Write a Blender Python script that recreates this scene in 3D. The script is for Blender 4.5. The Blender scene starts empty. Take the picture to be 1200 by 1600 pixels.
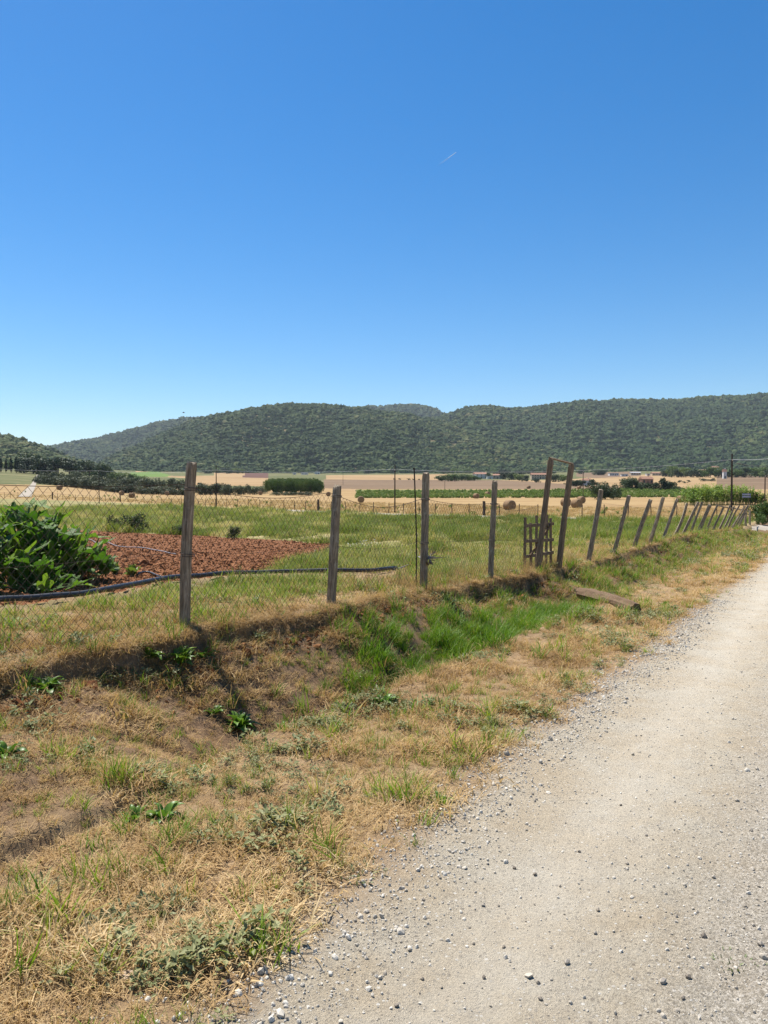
import bpy, math, random
import numpy as np
from mathutils import Vector, Matrix, Euler

rng = np.random.default_rng(7)
random.seed(7)
scene = bpy.context.scene
COL = scene.collection
R = math.radians

# ------------------------------------------------------------------ camera
CAMZ, F, PITCH = 1.65, 1200.0, math.atan(32 / 1200)
cam_d = bpy.data.cameras.new('camera')
cam = bpy.data.objects.new('camera', cam_d)
COL.objects.link(cam)
cam.location = (0, 0, CAMZ)
cam.rotation_euler = (R(90) - PITCH, 0, 0)
cam_d.sensor_fit = 'VERTICAL'
cam_d.sensor_height = 36
cam_d.lens = 27
cam_d.clip_start = 0.05
cam_d.clip_end = 120000
scene.camera = cam

# ------------------------------------------------------------------ sky, sun, exposure
SUN_EL, SUN_AZ = R(62), R(-40)          # azimuth from +Y, clockwise towards +X
world = bpy.data.worlds.new('World')
scene.world = world
world.use_nodes = True
wn = world.node_tree
bg = wn.nodes['Background']
sky = wn.nodes.new('ShaderNodeTexSky')
sky.sky_type = 'NISHITA'
sky.sun_disc = False
sky.sun_elevation = SUN_EL
sky.sun_rotation = SUN_AZ
sky.air_density = 1.0
sky.dust_density = 0.2
sky.ozone_density = 4.0
hs = wn.nodes.new('ShaderNodeHueSaturation')
hs.inputs['Saturation'].default_value = 1.38
wn.links.new(sky.outputs[0], hs.inputs['Color'])
wn.links.new(hs.outputs[0], bg.inputs[0])
bg.inputs[1].default_value = 0.077
sd = bpy.data.lights.new('sun', 'SUN')
sd.energy = 5.0
sd.angle = R(0.53)
sd.color = (1.0, 0.95, 0.87)
sun = bpy.data.objects.new('sun', sd)
COL.objects.link(sun)
to_sun = Vector((math.sin(SUN_AZ) * math.cos(SUN_EL), math.cos(SUN_AZ) * math.cos(SUN_EL), math.sin(SUN_EL)))
sun.rotation_euler = to_sun.to_track_quat('Z', 'Y').to_euler()
sun.location = (-10, 10, 30)
scene.view_settings.view_transform = 'Standard'
scene.view_settings.look = 'None'
scene.view_settings.exposure = 0.84
scene.view_settings.gamma = 1.0
scene.view_settings.use_curve_mapping = False
scene.cycles.max_bounces = 5
scene.cycles.diffuse_bounces = 2
scene.cycles.transmission_bounces = 3
scene.cycles.transparent_max_bounces = 8
scene.cycles.volume_bounces = 0
scene.cycles.use_denoising = True
scene.cycles.denoising_prefilter = 'NONE'
scene.cycles.use_adaptive_sampling = False

# ------------------------------------------------------------------ noise and mesh helpers
def hash2(ix, iy, seed):
    h = (ix.astype(np.int64) * 374761393 + iy.astype(np.int64) * 668265263 + seed * 144269504) & 0xffffffff
    h = ((h ^ (h >> 13)) * 1274126177) & 0xffffffff
    return ((h ^ (h >> 16)) & 0xffffff) / float(0xffffff)

def vn(x, y, seed=0):
    x = np.asarray(x, float); y = np.asarray(y, float)
    ix = np.floor(x); iy = np.floor(y)
    fx = x - ix; fy = y - iy
    fx = fx * fx * (3 - 2 * fx); fy = fy * fy * (3 - 2 * fy)
    a = hash2(ix, iy, seed); b = hash2(ix + 1, iy, seed); c = hash2(ix, iy + 1, seed); d = hash2(ix + 1, iy + 1, seed)
    return (a + (b - a) * fx) * (1 - fy) + (c + (d - c) * fx) * fy

def fbm(x, y, seed=0, octv=4):
    s = 0; a = 0.5; t = 0
    for o in range(octv):
        s = s + a * vn(np.asarray(x) * 2 ** o + 17.3 * o, np.asarray(y) * 2 ** o - 9.1 * o, seed + o); t += a; a *= 0.5
    return s / t

def sst(a, b, x):
    t = np.clip((np.asarray(x, float) - a) / (b - a), 0, 1)
    return t * t * (3 - 2 * t)

def mesh_from(name, V, Fc, smooth=False, mats=(), mi=None):
    me = bpy.data.meshes.new(name)
    V = np.asarray(V, np.float32).reshape(-1, 3)
    if isinstance(Fc, np.ndarray) and Fc.ndim == 2:
        k = Fc.shape[1]; n = len(Fc)
        me.vertices.add(len(V)); me.loops.add(n * k); me.polygons.add(n)
        me.vertices.foreach_set('co', V.ravel())
        me.loops.foreach_set('vertex_index', Fc.astype(np.int32).ravel())
        me.polygons.foreach_set('loop_start', np.arange(0, n * k, k, dtype=np.int32))
        me.polygons.foreach_set('loop_total', np.full(n, k, np.int32))
    else:
        me.from_pydata(V.tolist(), [], [list(map(int, f)) for f in Fc])
    for m in mats: me.materials.append(m)
    if mi is not None: me.polygons.foreach_set('material_index', np.asarray(mi, np.int32))
    me.update(calc_edges=True)
    if smooth: me.polygons.foreach_set('use_smooth', np.ones(len(me.polygons), bool))
    me.validate()
    return me

def link(name, me, parent=None, loc=None, kind=None, label=None, cat=None, group=None):
    o = bpy.data.objects.new(name, me)
    COL.objects.link(o)
    if parent is not None: o.parent = parent
    if loc is not None: o.location = loc
    tag(o, label, cat, group, kind)
    return o

def tag(o, label=None, cat=None, group=None, kind=None):
    if label: o['label'] = label
    if cat: o['category'] = cat
    if group: o['group'] = group
    if kind: o['kind'] = kind
    return o

def thing(name, label, cat, loc=(0, 0, 0), rotz=0, group=None):
    o = bpy.data.objects.new(name, None)
    o.empty_display_size = 0.2
    COL.objects.link(o)
    o.location = loc; o.rotation_euler = (0, 0, rotz)
    return tag(o, label, cat, group)

def copy_tree(o, parent=None):
    c = o.copy(); COL.objects.link(c); c.parent = parent
    for ch in list(o.children): copy_tree(ch, c)
    return c

class MB:
    def __init__(s): s.v = []; s.f = []
    def add(s, V, Fc):
        n = len(s.v); s.v += [tuple(p) for p in V]; s.f += [[i + n for i in f] for f in Fc]; return s
    def box(s, c, size, M=None, taper=1.0):
        x, y, z = (q / 2 for q in size)
        P = [(-x, -y, -z), (x, -y, -z), (x, y, -z), (-x, y, -z), (-x * taper, -y * taper, z), (x * taper, -y * taper, z), (x * taper, y * taper, z), (-x * taper, y * taper, z)]
        P = [Vector(p) for p in P]
        if M is not None: P = [M @ p for p in P]
        return s.add([p + Vector(c) for p in P], [(0, 3, 2, 1), (4, 5, 6, 7), (0, 1, 5, 4), (1, 2, 6, 5), (2, 3, 7, 6), (3, 0, 4, 7)])
    def tube(s, pts, rad, n=6, cap=True):
        pts = [Vector(p) for p in pts]
        if not hasattr(rad, '__len__'): rad = [rad] * len(pts)
        base = len(s.v); up0 = Vector((0, 0, 1))
        for i, p in enumerate(pts):
            t = (pts[min(i + 1, len(pts) - 1)] - pts[max(i - 1, 0)]).normalized()
            a = t.cross(up0)
            if a.length < 0.05: a = t.cross(Vector((1, 0, 0)))
            a.normalize(); b = a.cross(t)
            for k in range(n):
                th = 2 * math.pi * k / n
                s.v.append(tuple(p + (a * math.cos(th) + b * math.sin(th)) * rad[i]))
        for i in range(len(pts) - 1):
            for k in range(n):
                q = base + i * n
                s.f.append([q + k, q + (k + 1) % n, q + n + (k + 1) % n, q + n + k])
        if cap:
            s.f.append([base + k for k in range(n)][::-1]); s.f.append([base + (len(pts) - 1) * n + k for k in range(n)])
        return s
    def mesh(s, name, mat=None, smooth=False):
        return mesh_from(name, s.v, s.f, smooth, (mat,) if mat else ())

# ------------------------------------------------------------------ material helpers
def newmat(name):
    m = bpy.data.materials.new(name); m.use_nodes = True
    nt = m.node_tree
    return m, nt, nt.nodes, nt.links, nt.nodes['Principled BSDF']

def noise_node(nt, scale, detail=6, vec=None, rough=0.6, dist=0.0):
    n = nt.nodes.new('ShaderNodeTexNoise')
    n.inputs['Scale'].default_value = scale; n.inputs['Detail'].default_value = detail
    n.inputs['Roughness'].default_value = rough; n.inputs['Distortion'].default_value = dist
    if vec is not None: nt.links.new(vec, n.inputs['Vector'])
    return n

def ramp(nt, fac, stops):
    r = nt.nodes.new('ShaderNodeValToRGB')
    e = r.color_ramp.elements
    while len(e) < len(stops): e.new(0.5)
    for q, (p, c) in zip(e, stops):
        q.position = p; q.color = (*c, 1) if len(c) == 3 else c
    nt.links.new(fac, r.inputs[0])
    return r.outputs[0]

def mixc(nt, fac, a, b, mode='MIX'):
    m = nt.nodes.new('ShaderNodeMix'); m.data_type = 'RGBA'; m.blend_type = mode
    for sock, val in ((m.inputs[0], fac), (m.inputs[6], a), (m.inputs[7], b)):
        if isinstance(val, (int, float)): sock.default_value = val
        elif isinstance(val, tuple): sock.default_value = (*val, 1) if len(val) == 3 else val
        else: nt.links.new(val, sock)
    return m.outputs[2]

def math_node(nt, op, a, b=0.0):
    m = nt.nodes.new('ShaderNodeMath'); m.operation = op
    for sock, val in ((m.inputs[0], a), (m.inputs[1], b)):
        if isinstance(val, (int, float)): sock.default_value = val
        else: nt.links.new(val, sock)
    return m.outputs[0]

def worldpos(nt):
    return nt.nodes.new('ShaderNodeNewGeometry').outputs['Position']

def objpos(nt):
    return nt.nodes.new('ShaderNodeTexCoord').outputs['Object']

def bump(nt, bsdf, h, strength, dist):
    b = nt.nodes.new('ShaderNodeBump'); b.inputs['Strength'].default_value = strength; b.inputs['Distance'].default_value = dist
    nt.links.new(h, b.inputs['Height']); nt.links.new(b.outputs[0], bsdf.inputs['Normal'])

def attr(nt, name, kind='GEOMETRY'):
    a = nt.nodes.new('ShaderNodeAttribute'); a.attribute_name = name; a.attribute_type = kind
    return a

def simple(name, stops, scale=5, rough=0.9, bstr=0.0, bdist=0.01, world=False, stretch=None, detail=6, spec=0.3):
    m, nt, N, L, P = newmat(name)
    vec = worldpos(nt) if world else objpos(nt)
    if stretch:
        mp = N.new('ShaderNodeMapping'); mp.inputs['Scale'].default_value = stretch; L.new(vec, mp.inputs[0]); vec = mp.outputs[0]
    n = noise_node(nt, scale, detail, vec)
    L.new(ramp(nt, n.outputs[0], stops), P.inputs['Base Color'])
    P.inputs['Roughness'].default_value = rough
    P.inputs['Specular IOR Level'].default_value = spec
    if bstr: bump(nt, P, n.outputs[0], bstr, bdist)
    return m

def leafmat(name, stops, trans=0.3, rough=0.55, spec=0.3, tint=None, var=0.25, scale=3.0):
    """foliage: colour ramp driven by the per-instance random and a little noise, plus light through the blade"""
    m, nt, N, L, P = newmat(name)
    oi = N.new('ShaderNodeObjectInfo')
    n = noise_node(nt, scale, 3, worldpos(nt))
    f = math_node(nt, 'ADD', math_node(nt, 'MULTIPLY', oi.outputs['Random'], 0.6), math_node(nt, 'MULTIPLY', n.outputs[0], 0.4))
    if tint:
        a = attr(nt, tint, 'INSTANCER')
        f = math_node(nt, 'ADD', math_node(nt, 'MULTIPLY', f, var), math_node(nt, 'MULTIPLY', a.outputs['Fac'], 1 - var))
    c = ramp(nt, f, stops)
    L.new(c, P.inputs['Base Color'])
    P.inputs['Roughness'].default_value = rough
    P.inputs['Specular IOR Level'].default_value = spec
    if trans:
        t = N.new('ShaderNodeBsdfTranslucent')
        L.new(mixc(nt, 0.5, c, (1.0, 0.95, 0.3), 'MULTIPLY'), t.inputs[0])
        mx = N.new('ShaderNodeMixShader'); mx.inputs[0].default_value = trans
        L.new(P.outputs[0], mx.inputs[1]); L.new(t.outputs[0], mx.inputs[2])
        L.new(mx.outputs[0], N['Material Output'].inputs['Surface'])
    return m

# ------------------------------------------------------------------ terrain
FX, FY = 0.504, 0.864          # the near fence runs this way; v is measured from it towards the road
OX, OY = -1.84, 7.0
def uv_of(x, y):
    dx, dy = x - OX, y - OY
    return dx * FX + dy * FY, dx * FY - dy * FX
def xy_of(u, v):
    return OX + u * FX + v * FY, OY + u * FY - v * FX

PR = [0, 60, 110, 150, 200, 260, 312, 450, 600, 800, 1000, 1300, 1500, 9000]
PZ = [-.5, -.75, -.8, -.65, -.1, .8, 2.3, 6, 10, 15.5, 22, 32, 40, 60]
def plain(x, y):
    r = np.hypot(x, y)
    t = x / np.maximum(np.abs(y), 1e-3)
    lf = sst(-.30, -.50, t) * sst(90, 200, r)
    re = r * (1 + .45 * lf)
    z = (np.interp(re * .94, PR, PZ) + np.interp(re, PR, PZ) + np.interp(re * 1.06, PR, PZ)) / 3
    return z + (fbm(x / 70, y / 70, 3, 2) - .5) * np.clip((r - 120) / 150, 0, 4) * .5

def zf_of(u): return (np.interp(u - 1.2, ZU, ZFV) + np.interp(u, ZU, ZFV) + np.interp(u + 1.2, ZU, ZFV)) / 3
ZU = [-20, 0, 5, 10, 13.5, 20, 27, 33, 50, 100]
ZFV = [.55, .41, .22, .02, -.06, -.02, -.06, -.22, -.72, -.8]
def zr_of(u): return (np.interp(u - 2, ZRU, ZRV) + np.interp(u, ZRU, ZRV) + np.interp(u + 2, ZRU, ZRV)) / 3
ZRU = [-12, 0, 15, 33, 50, 100]
ZRV = [.02, -.01, -.22, -.6, -.85, -.85]

def vedge_of(u):   # where gravel begins
    return 3.42 + .004 * np.clip(u, 0, 60) + .22 * (fbm(u * .55, u * 0 + 3.3, 41, 3) - .5)

def height(x, y, rough=True):
    x = np.asarray(x, float); y = np.asarray(y, float)
    u, v = uv_of(x, y)
    r = np.hypot(x, y)
    zf = zf_of(u); zr = zr_of(u)
    vs = .20 + .22 * (fbm(u * 1.1, u * 0, 11, 4) - .5) * 2 + .10 * (fbm(u * 6, u * 0 + 4, 17, 3) - .5)                      # lip of the cut bank
    drop = (.08 + .28 * sst(.25, .8, fbm(u * .75, u * 0 + 5, 12, 2))) * np.where(u < 9, 1, 1.15)
    zb = zr - .52 - .04 * sst(10, 14, u) + .07 * vn(u * .7, u * 0 + 2, 13)       # ditch bottom
    vb = 1.62 + .25 * (vn(u * .35, u * 0, 14) - .5) + .25 * sst(3, 9, u)
    wl = 1 - sst(-2.6, -.6, u)                                                  # at the left the ditch peters out into a small step
    zb = zb * (1 - wl) + (zr + .11) * wl
    vb = vb * (1 - wl) + (2.0 + .12 * (vn(u * 1.5, u * 0, 16) - .5)) * wl
    # bank
    s1 = sst(0, .05, v - vs)
    zbank = zf - drop * s1
    q = np.clip((v - vs - .1) / np.maximum(vb - vs - .1, .1), 0, 1)
    zs = (zf - drop) + (zb - (zf - drop)) * (q ** 1.1)
    zfield = np.where(v > vs + .1, np.minimum(zbank, zs), zbank)
    vv = np.maximum(2.02 + .30 * (fbm(u * .9, u * 0 + 8, 15, 3) - .5), vb + .09)                      # top of the ditch's road side
    t2 = sst(0, 1, (v - vb) / np.maximum(vv - vb, .08)) ** np.where(u < 1, 1.2, 1)
    zv = zb + (zr + .03 - zb) * t2
    z = np.where(v < vb, zfield, zv)
    ve = 3.2
    track = -.018 * np.exp(-((v - 4.0) / .45) ** 2) - .02 * np.exp(-((v - 6.3) / .45) ** 2) + .02 * np.exp(-((v - 5.15) / .35) ** 2)
    z = np.where(v > ve - .6, z + sst(ve - .6, ve, v) * (track - .01), z)
    # right verge beyond the road
    z = z + .25 * sst(7.7, 10, v)
    w = np.where(v < 0, sst(14, 70, r), sst(40, 85, r))
    z = z * (1 - w) + plain(x, y) * w
    if rough:
        near = 1 - sst(25, 60, r)
        onb = sst(-3, -.2, v) * (1 - sst(2.9, 3.3, v))
        z = z + near * onb * ((fbm(x * 3.6, y * 3.6, 21, 5) - .5) * (.07 + .09 * sst(.1, .4, v) * (1 - sst(1.8, 2.2, v))) + (fbm(x * 1.1, y * 1.1, 24, 2) - .5) * .06 + .05 * np.abs(fbm(x * 2.2, y * 2.2, 26, 3) - .5) * sst(.1, .4, v))
        soil = near * (1 - sst(-2.5, -1.5, v))
        z = z + soil * ((fbm(x * 2.5, y * 2.5, 22, 4) - .5) * .07 + (fbm(x * 6, y * 6, 27, 3) - .5) * .09)
        rd = near * sst(2.9, 3.3, v) * (1 - sst(7.5, 7.8, v))
        z = z + rd * ((fbm(x * 9, y * 9, 23, 3) - .5) * .012 + (fbm(x * 1.3, y * 1.3, 25, 2) - .5) * .03)
    return z

CP, SP = math.cos(PITCH), math.sin(PITCH)
def ray(px, py):
    """direction with unit forward-horizontal scale for a photograph pixel"""
    a = (px - 600) / F; b = (800 - py) / F
    d = Vector((a, CP + b * SP, -SP + b * CP))
    return d / d.y
def project(x, y, z):
    dz = np.asarray(z) - CAMZ
    dep = np.asarray(y) * CP - dz * SP
    up = np.asarray(y) * SP + dz * CP
    return 600 + F * np.asarray(x) / np.maximum(dep, 1e-3), 800 - F * up / np.maximum(dep, 1e-3)
_YS = np.concatenate([np.arange(1.5, 40, .02), np.geomspace(40, 5000, 6000)])
def hit(px, py):
    """where the line of sight through a pixel meets the terrain"""
    d = ray(px, py)
    zt = height(d.x * _YS, _YS, False)
    g = CAMZ + d.z * _YS - zt
    i = np.argmax(g < 0) if (g < 0).any() else len(_YS) - 1
    y = _YS[i]
    return Vector((d.x * y, y, float(zt[i])))
def at(px, Y):
    """ground point on column px at forward distance Y"""
    x = (px - 600) / F * Y
    return Vector((x, Y, float(height(x, Y, False))))
def gz(x, y): return float(height(np.array([x]), np.array([y]))[0])

def inpoly(px, py, poly):
    px = np.asarray(px); py = np.asarray(py)
    ins = np.zeros(px.shape, bool); n = len(poly)
    for i in range(n):
        x1, y1 = poly[i]; x2, y2 = poly[(i + 1) % n]
        if y1 == y2: continue
        c = ((y1 > py) != (y2 > py)) & (px < (x2 - x1) * (py - y1) / (y2 - y1) + x1)
        ins ^= c
    return ins
# field boundaries on the ground, as seen from the road (turned into ground zones below)
SOIL = [(-160, 965), (0, 948), (120, 932), (270, 909), (400, 893), (470, 880), (548, 858), (520, 850), (420, 843), (300, 837), (120, 828), (-200, 824)]
def midline(px): return np.interp(px, [-200, 0, 90, 200, 345, 500, 617, 760, 900, 1050, 1200, 1400], [772, 778, 781, 785, 792, 799, 803, 806, 809, 810, 809, 806])

# ---- ground grid: rings round the viewpoint, finer close by
rr = [0.6]
while rr[-1] < 9000:
    r_ = rr[-1]
    rr.append(r_ * (1 + (.012 if r_ < 2.2 else .0065 if r_ < 13 else .010 if r_ < 40 else .014 if r_ < 1500 else .06)))
rr = np.array(rr)
ang = np.concatenate([np.arange(-180, -42, 3.0), np.arange(-42, -31, .5), np.arange(-31, 31, .17), np.arange(31, 42, .5), np.arange(42, 180, 3.0)])
na, nr = len(ang), len(rr)
A, RR = np.meshgrid(np.radians(ang), rr)
GX, GY = np.sin(A) * RR, np.cos(A) * RR
GZ = height(GX, GY)
V = np.stack([GX, GY, GZ], -1).reshape(-1, 3)
i0 = (np.arange(nr - 1)[:, None] * na + np.arange(na)[None, :])
i1 = (np.arange(nr - 1)[:, None] * na + (np.arange(na)[None, :] + 1) % na)
Q = np.stack([i0, i1, i1 + na, i0 + na], -1).reshape(-1, 4)
C = V[Q].mean(1)
cu, cv = uv_of(C[:, 0], C[:, 1])
cr = np.hypot(C[:, 0], C[:, 1])
ppx, ppy = project(C[:, 0], C[:, 1], height(C[:, 0], C[:, 1], False))
front = C[:, 1] > 0
zone = np.zeros(len(Q), int)                    # 0 ground
Z = dict(ground=0, road=1, ploughed_soil=2, meadow=3, path=4, stubble_field=5, dry_grass_margin=6, fallow_field=7, straw_field=8, brown_field=9, vineyard_floor=10, green_field=11, side_road=12, farm_track=13, scrub_ground=14)
zone[(cv > vedge_of(cu)) & (cv < 7.6) & (cu < 47)] = 1
field = (cv < -.2) & front
wob = (fbm(C[:, 0] / 3, C[:, 1] / 3, 31, 3) - .5) * 3.0
far_noise = (fbm(C[:, 0] / 25, C[:, 1] / 25, 32, 3) - .5) * 2
near_f = field & (cr < 300)
meadow = near_f & (ppy < 868 + 20 * (fbm(C[:, 0] / 4, C[:, 1] / 4, 33, 3) - .5)) & (ppx > -900) & (ppx < 2400)
zone[meadow] = 3
zone[near_f & inpoly(ppx, ppy + wob, SOIL)] = 2
ml = midline(ppx)
beyond = front & (cr > 55) & (ppy < ml + 1.0)
zone[beyond] = 6
zone[front & (cr > 55) & (cr < 140) & (ppy >= ml - .4) & (ppy < ml + 1.9) & (ppx > 425) & (ppx < 985)] = 4
lim = np.interp(ppx, [-200, 100, 340, 560, 760, 900, 1200], [770, 773, 779, 785, 789, 793, 794])
zone[beyond & (ppy < lim + far_noise)] = 5
farz = beyond & (ppy < np.interp(ppx, [-200, 40, 300, 420, 560, 900, 1200], [756, 757, 764, 765, 766.5, 767, 766]))
zone[farz] = 8
def fz(poly, z): zone[farz & inpoly(ppx, ppy, poly)] = z
fz([(-300, 757), (-300, 690), (180, 690), (215, 742), (300, 748), (420, 752), (420, 768), (300, 766), (60, 758)], 14)
fz([(300, 746), (420, 747), (420, 760), (300, 758)], 8)
fz([(465, 749), (640, 750), (770, 749.5), (900, 757), (1000, 762), (1100, 764), (1100, 764.2), (560, 764), (465, 762)], 7)
fz([(382, 737), (424, 738), (420, 747), (380, 746)], 9)
fz([(204, 738), (250, 736.5), (272, 739), (262, 745), (204, 745)], 11)
fz([(228, 731), (335, 729), (335, 743), (270, 744)], 14)
fz([(340, 737.5), (383, 737), (380, 745), (336, 745)], 8)
fz([(490, 735), (700, 735), (700, 741), (495, 742.5)], 14)
fz([(700, 735), (1300, 728), (1300, 739), (960, 742), (880, 750), (700, 750)], 14)
fz([(900, 737), (995, 736), (1000, 744), (930, 747), (900, 745)], 7)
fz([(990, 731), (1075, 728), (1075, 734.5), (990, 735)], 8)
fz([(1120, 744), (1300, 740), (1300, 765), (1120, 764)], 7)
fz([(420, 735.5), (510, 736), (505, 764), (420, 764)], 14)
zone[front & (cr < 360) & (cr > 150) & (ppx > 555) & (ppx < 1130) & (ppy > 765) & (ppy < np.interp(ppx, [555, 700, 1130], [769, 771, 773.5]))] = 10
zone[front & (cr > 40) & (cr < 75) & inpoly(ppx, ppy, [(1172, 827), (1176, 821), (1420, 816), (1420, 832), (1190, 828)])] = 12
zone[front & (cr > 1000) & (zone == 0)] = 14

# per-vertex masks: gravel, red soil, green cover
vu, vv_ = uv_of(V[:, 0], V[:, 1])
mroad = sst(-.14, .22, vv_ - vedge_of(vu) + .25 * (fbm(V[:, 0] * 4, V[:, 1] * 4, 51, 3) - .5)) * (1 - sst(7.4, 7.9, vv_)) * (1 - sst(46, 49, vu))
vpx, vpy = project(V[:, 0], V[:, 1], height(V[:, 0], V[:, 1], False))
def greenness(u, v, px, py):
    g = .25 + .75 * sst(.42, .68, fbm(u * .9 + 3, v * 1.4, 61, 4)) * .9
    g = g * .25
    lush = np.exp(-((u - 4.6) / 2.8) ** 2 - ((v - 1.32) / .5) ** 2)
    g = np.maximum(g, lush * 1.1)
    lawn = sst(-.25, -.75, v) * sst(-4.5, -3, v) * (u < 12)
    g = np.maximum(g, lawn * (.12 + .7 * sst(.38, .62, fbm(u * 1.0, v * 1.0, 62, 3))))
    g = np.maximum(g, sst(7.5, 10, u) * (v < 1.95) * (v > .1) * (.25 + .75 * fbm(u * .6, v * .9, 63, 3)))
    g = np.maximum(g, .35 * np.exp(-((v - 1.9 - .02 * u) / .25) ** 2) * sst(-2, 1, u))
    g = g * np.where(v > 1.95, .55, 1)
    return np.clip(g, 0, 1)
mgreen = greenness(vu, vv_, vpx, vpy)

GROUNDS = {}
def split_zone(name, zi, mat, label=None, kind='structure'):
    sel = np.where(zone == zi)[0]
    if not len(sel): return None
    q = Q[sel]
    used, inv = np.unique(q.ravel(), return_inverse=True)
    me = mesh_from(name, V[used], inv.reshape(-1, 4)[:, ::-1].copy(), True, (mat,))
    for an, arr in (('road_mask', mroad), ('green_mask', mgreen)):
        a = me.attributes.new(an, 'FLOAT', 'POINT'); a.data.foreach_set('value', arr[used].astype(np.float32))
    a = me.attributes.new('lane', 'FLOAT', 'POINT'); a.data.foreach_set('value', vv_[used].astype(np.float32))
    o = link(name, me, kind=kind)
    if label: o['label'] = label
    GROUNDS[name] = o
    return o

def ground_material():
    m, nt, N, L, P = newmat('verge_and_gravel')
    pos = worldpos(nt)
    n1 = noise_node(nt, 1.7, 8, pos, .65); n2 = noise_node(nt, 60, 8, pos, .78); n3 = noise_node(nt, 9, 6, pos, .65)
    dirt = ramp(nt, n2.outputs[0], [(.25, (.12, .072, .038)), (.5, (.30, .195, .105)), (.75, (.50, .36, .20))])
    dirt2 = ramp(nt, n3.outputs[0], [(.3, (.23, .145, .08)), (.7, (.45, .315, .18))])
    dirt = mixc(nt, .5, dirt, dirt2)
    grn = ramp(nt, n2.outputs[0], [(.3, (.06, .07, .022)), (.7, (.17, .17, .06))])
    a = attr(nt, 'green_mask')
    veg = mixc(nt, math_node(nt, 'MULTIPLY', a.outputs['Fac'], .6), dirt, grn)
    bk = attr(nt, 'lane').outputs['Fac']
    onbank = ramp(nt, math_node(nt, 'ADD', math_node(nt, 'MULTIPLY', bk, .25), math_node(nt, 'MULTIPLY', math_node(nt, 'SUBTRACT', n3.outputs[0], .5), .15)), [(.03, (0, 0, 0)), (.09, (1, 1, 1)), (.44, (1, 1, 1)), (.53, (0, 0, 0))])
    earth = ramp(nt, n2.outputs[0], [(.3, (.07, .038, .02)), (.5, (.16, .095, .055)), (.75, (.32, .215, .13))])
    veg = mixc(nt, math_node(nt, 'MULTIPLY', onbank, .75), veg, earth)
    # gravel
    v1 = N.new('ShaderNodeTexVoronoi'); v1.inputs['Scale'].default_value = 130; L.new(pos, v1.inputs['Vector'])
    v2 = N.new('ShaderNodeTexVoronoi'); v2.inputs['Scale'].default_value = 240; L.new(pos, v2.inputs['Vector'])
    lane = attr(nt, 'lane').outputs['Fac']
    pale = ramp(nt, n3.outputs[0], [(.25, (0.318, 0.271, 0.205)), (.5, (0.41, 0.36, 0.279)), (.75, (0.473, 0.422, 0.333))])
    warm = ramp(nt, n1.outputs[0], [(.40, (0.465, 0.368, 0.244)), (.6, (0.488, 0.445, 0.364))])
    base = mixc(nt, .45, pale, warm)
    sp = ramp(nt, v1.outputs['Color'], [(.0, (.35, .33, .30)), (.3, (.75, .73, .69)), (1, (1, .98, .93))])
    grav = mixc(nt, .55, base, mixc(nt, .85, base, sp, 'MULTIPLY'))
    fine = ramp(nt, v2.outputs['Color'], [(0, (.40, .37, .33)), (.2, (.88, .86, .83)), (.5, (1, 1, 1)), (1, (1.0, .98, .94))])
    grav = mixc(nt, .65, grav, fine, 'MULTIPLY')
    gr = noise_node(nt, 95, 5, pos, .85)
    grav = mixc(nt, .8, grav, ramp(nt, gr.outputs[0], [(.34, (.42, .39, .35)), (.46, (1, 1, 1)), (.62, (1.25, 1.23, 1.19))]), 'MULTIPLY')
    v3 = N.new('ShaderNodeTexVoronoi'); v3.inputs['Scale'].default_value = 58; v3.inputs['Randomness'].default_value = 1; L.new(pos, v3.inputs['Vector'])
    s3 = N.new('ShaderNodeSeparateColor'); L.new(v3.outputs['Color'], s3.inputs[0])
    lim_ = math_node(nt, 'MULTIPLY', math_node(nt, 'POWER', s3.outputs[0], 1.3), .42)
    chip = math_node(nt, 'MULTIPLY', math_node(nt, 'LESS_THAN', v3.outputs['Distance'], lim_), .8)
    grav = mixc(nt, chip, grav, ramp(nt, s3.outputs[1], [(0, (.13, .105, .08)), (.6, (.33, .29, .23)), (.8, (.60, .56, .49)), (1, (.70, .67, .60))]))
    wt = math_node(nt, 'MAXIMUM', 0, math_node(nt, 'SUBTRACT', 1, math_node(nt, 'ABSOLUTE', math_node(nt, 'DIVIDE', math_node(nt, 'SUBTRACT', lane, 4.15), .48))))
    grav = mixc(nt, math_node(nt, 'MULTIPLY', wt, math_node(nt, 'ADD', n1.outputs[0], .15)), grav, mixc(nt, .35, (.56, .505, .41), grav))
    # darker, looser stone towards the crown of the lane and its left margin
    w1 = math_node(nt, 'SUBTRACT', 1, math_node(nt, 'MINIMUM', 1, math_node(nt, 'ABSOLUTE', math_node(nt, 'DIVIDE', math_node(nt, 'SUBTRACT', lane, 5.15), .62))))
    w2 = math_node(nt, 'SUBTRACT', 1, math_node(nt, 'MINIMUM', 1, math_node(nt, 'ABSOLUTE', math_node(nt, 'DIVIDE', math_node(nt, 'SUBTRACT', lane, 3.2), .40))))
    loose = ramp(nt, v1.outputs['Color'], [(0, (.12, .10, .08)), (.4, (.30, .265, .21)), (.7, (.46, .41, .34)), (1, (.66, .61, .53))])
    lw = math_node(nt, 'MINIMUM', .85, math_node(nt, 'MULTIPLY', math_node(nt, 'MAXIMUM', w1, math_node(nt, 'MULTIPLY', w2, .55)), math_node(nt, 'ADD', n3.outputs[0], .65)))
    grav = mixc(nt, lw, grav, loose)
    mr = attr(nt, 'road_mask').outputs['Fac']
    L.new(mixc(nt, mr, veg, grav), P.inputs['Base Color'])
    P.inputs['Roughness'].default_value = .95
    P.inputs['Specular IOR Level'].default_value = .15
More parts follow.
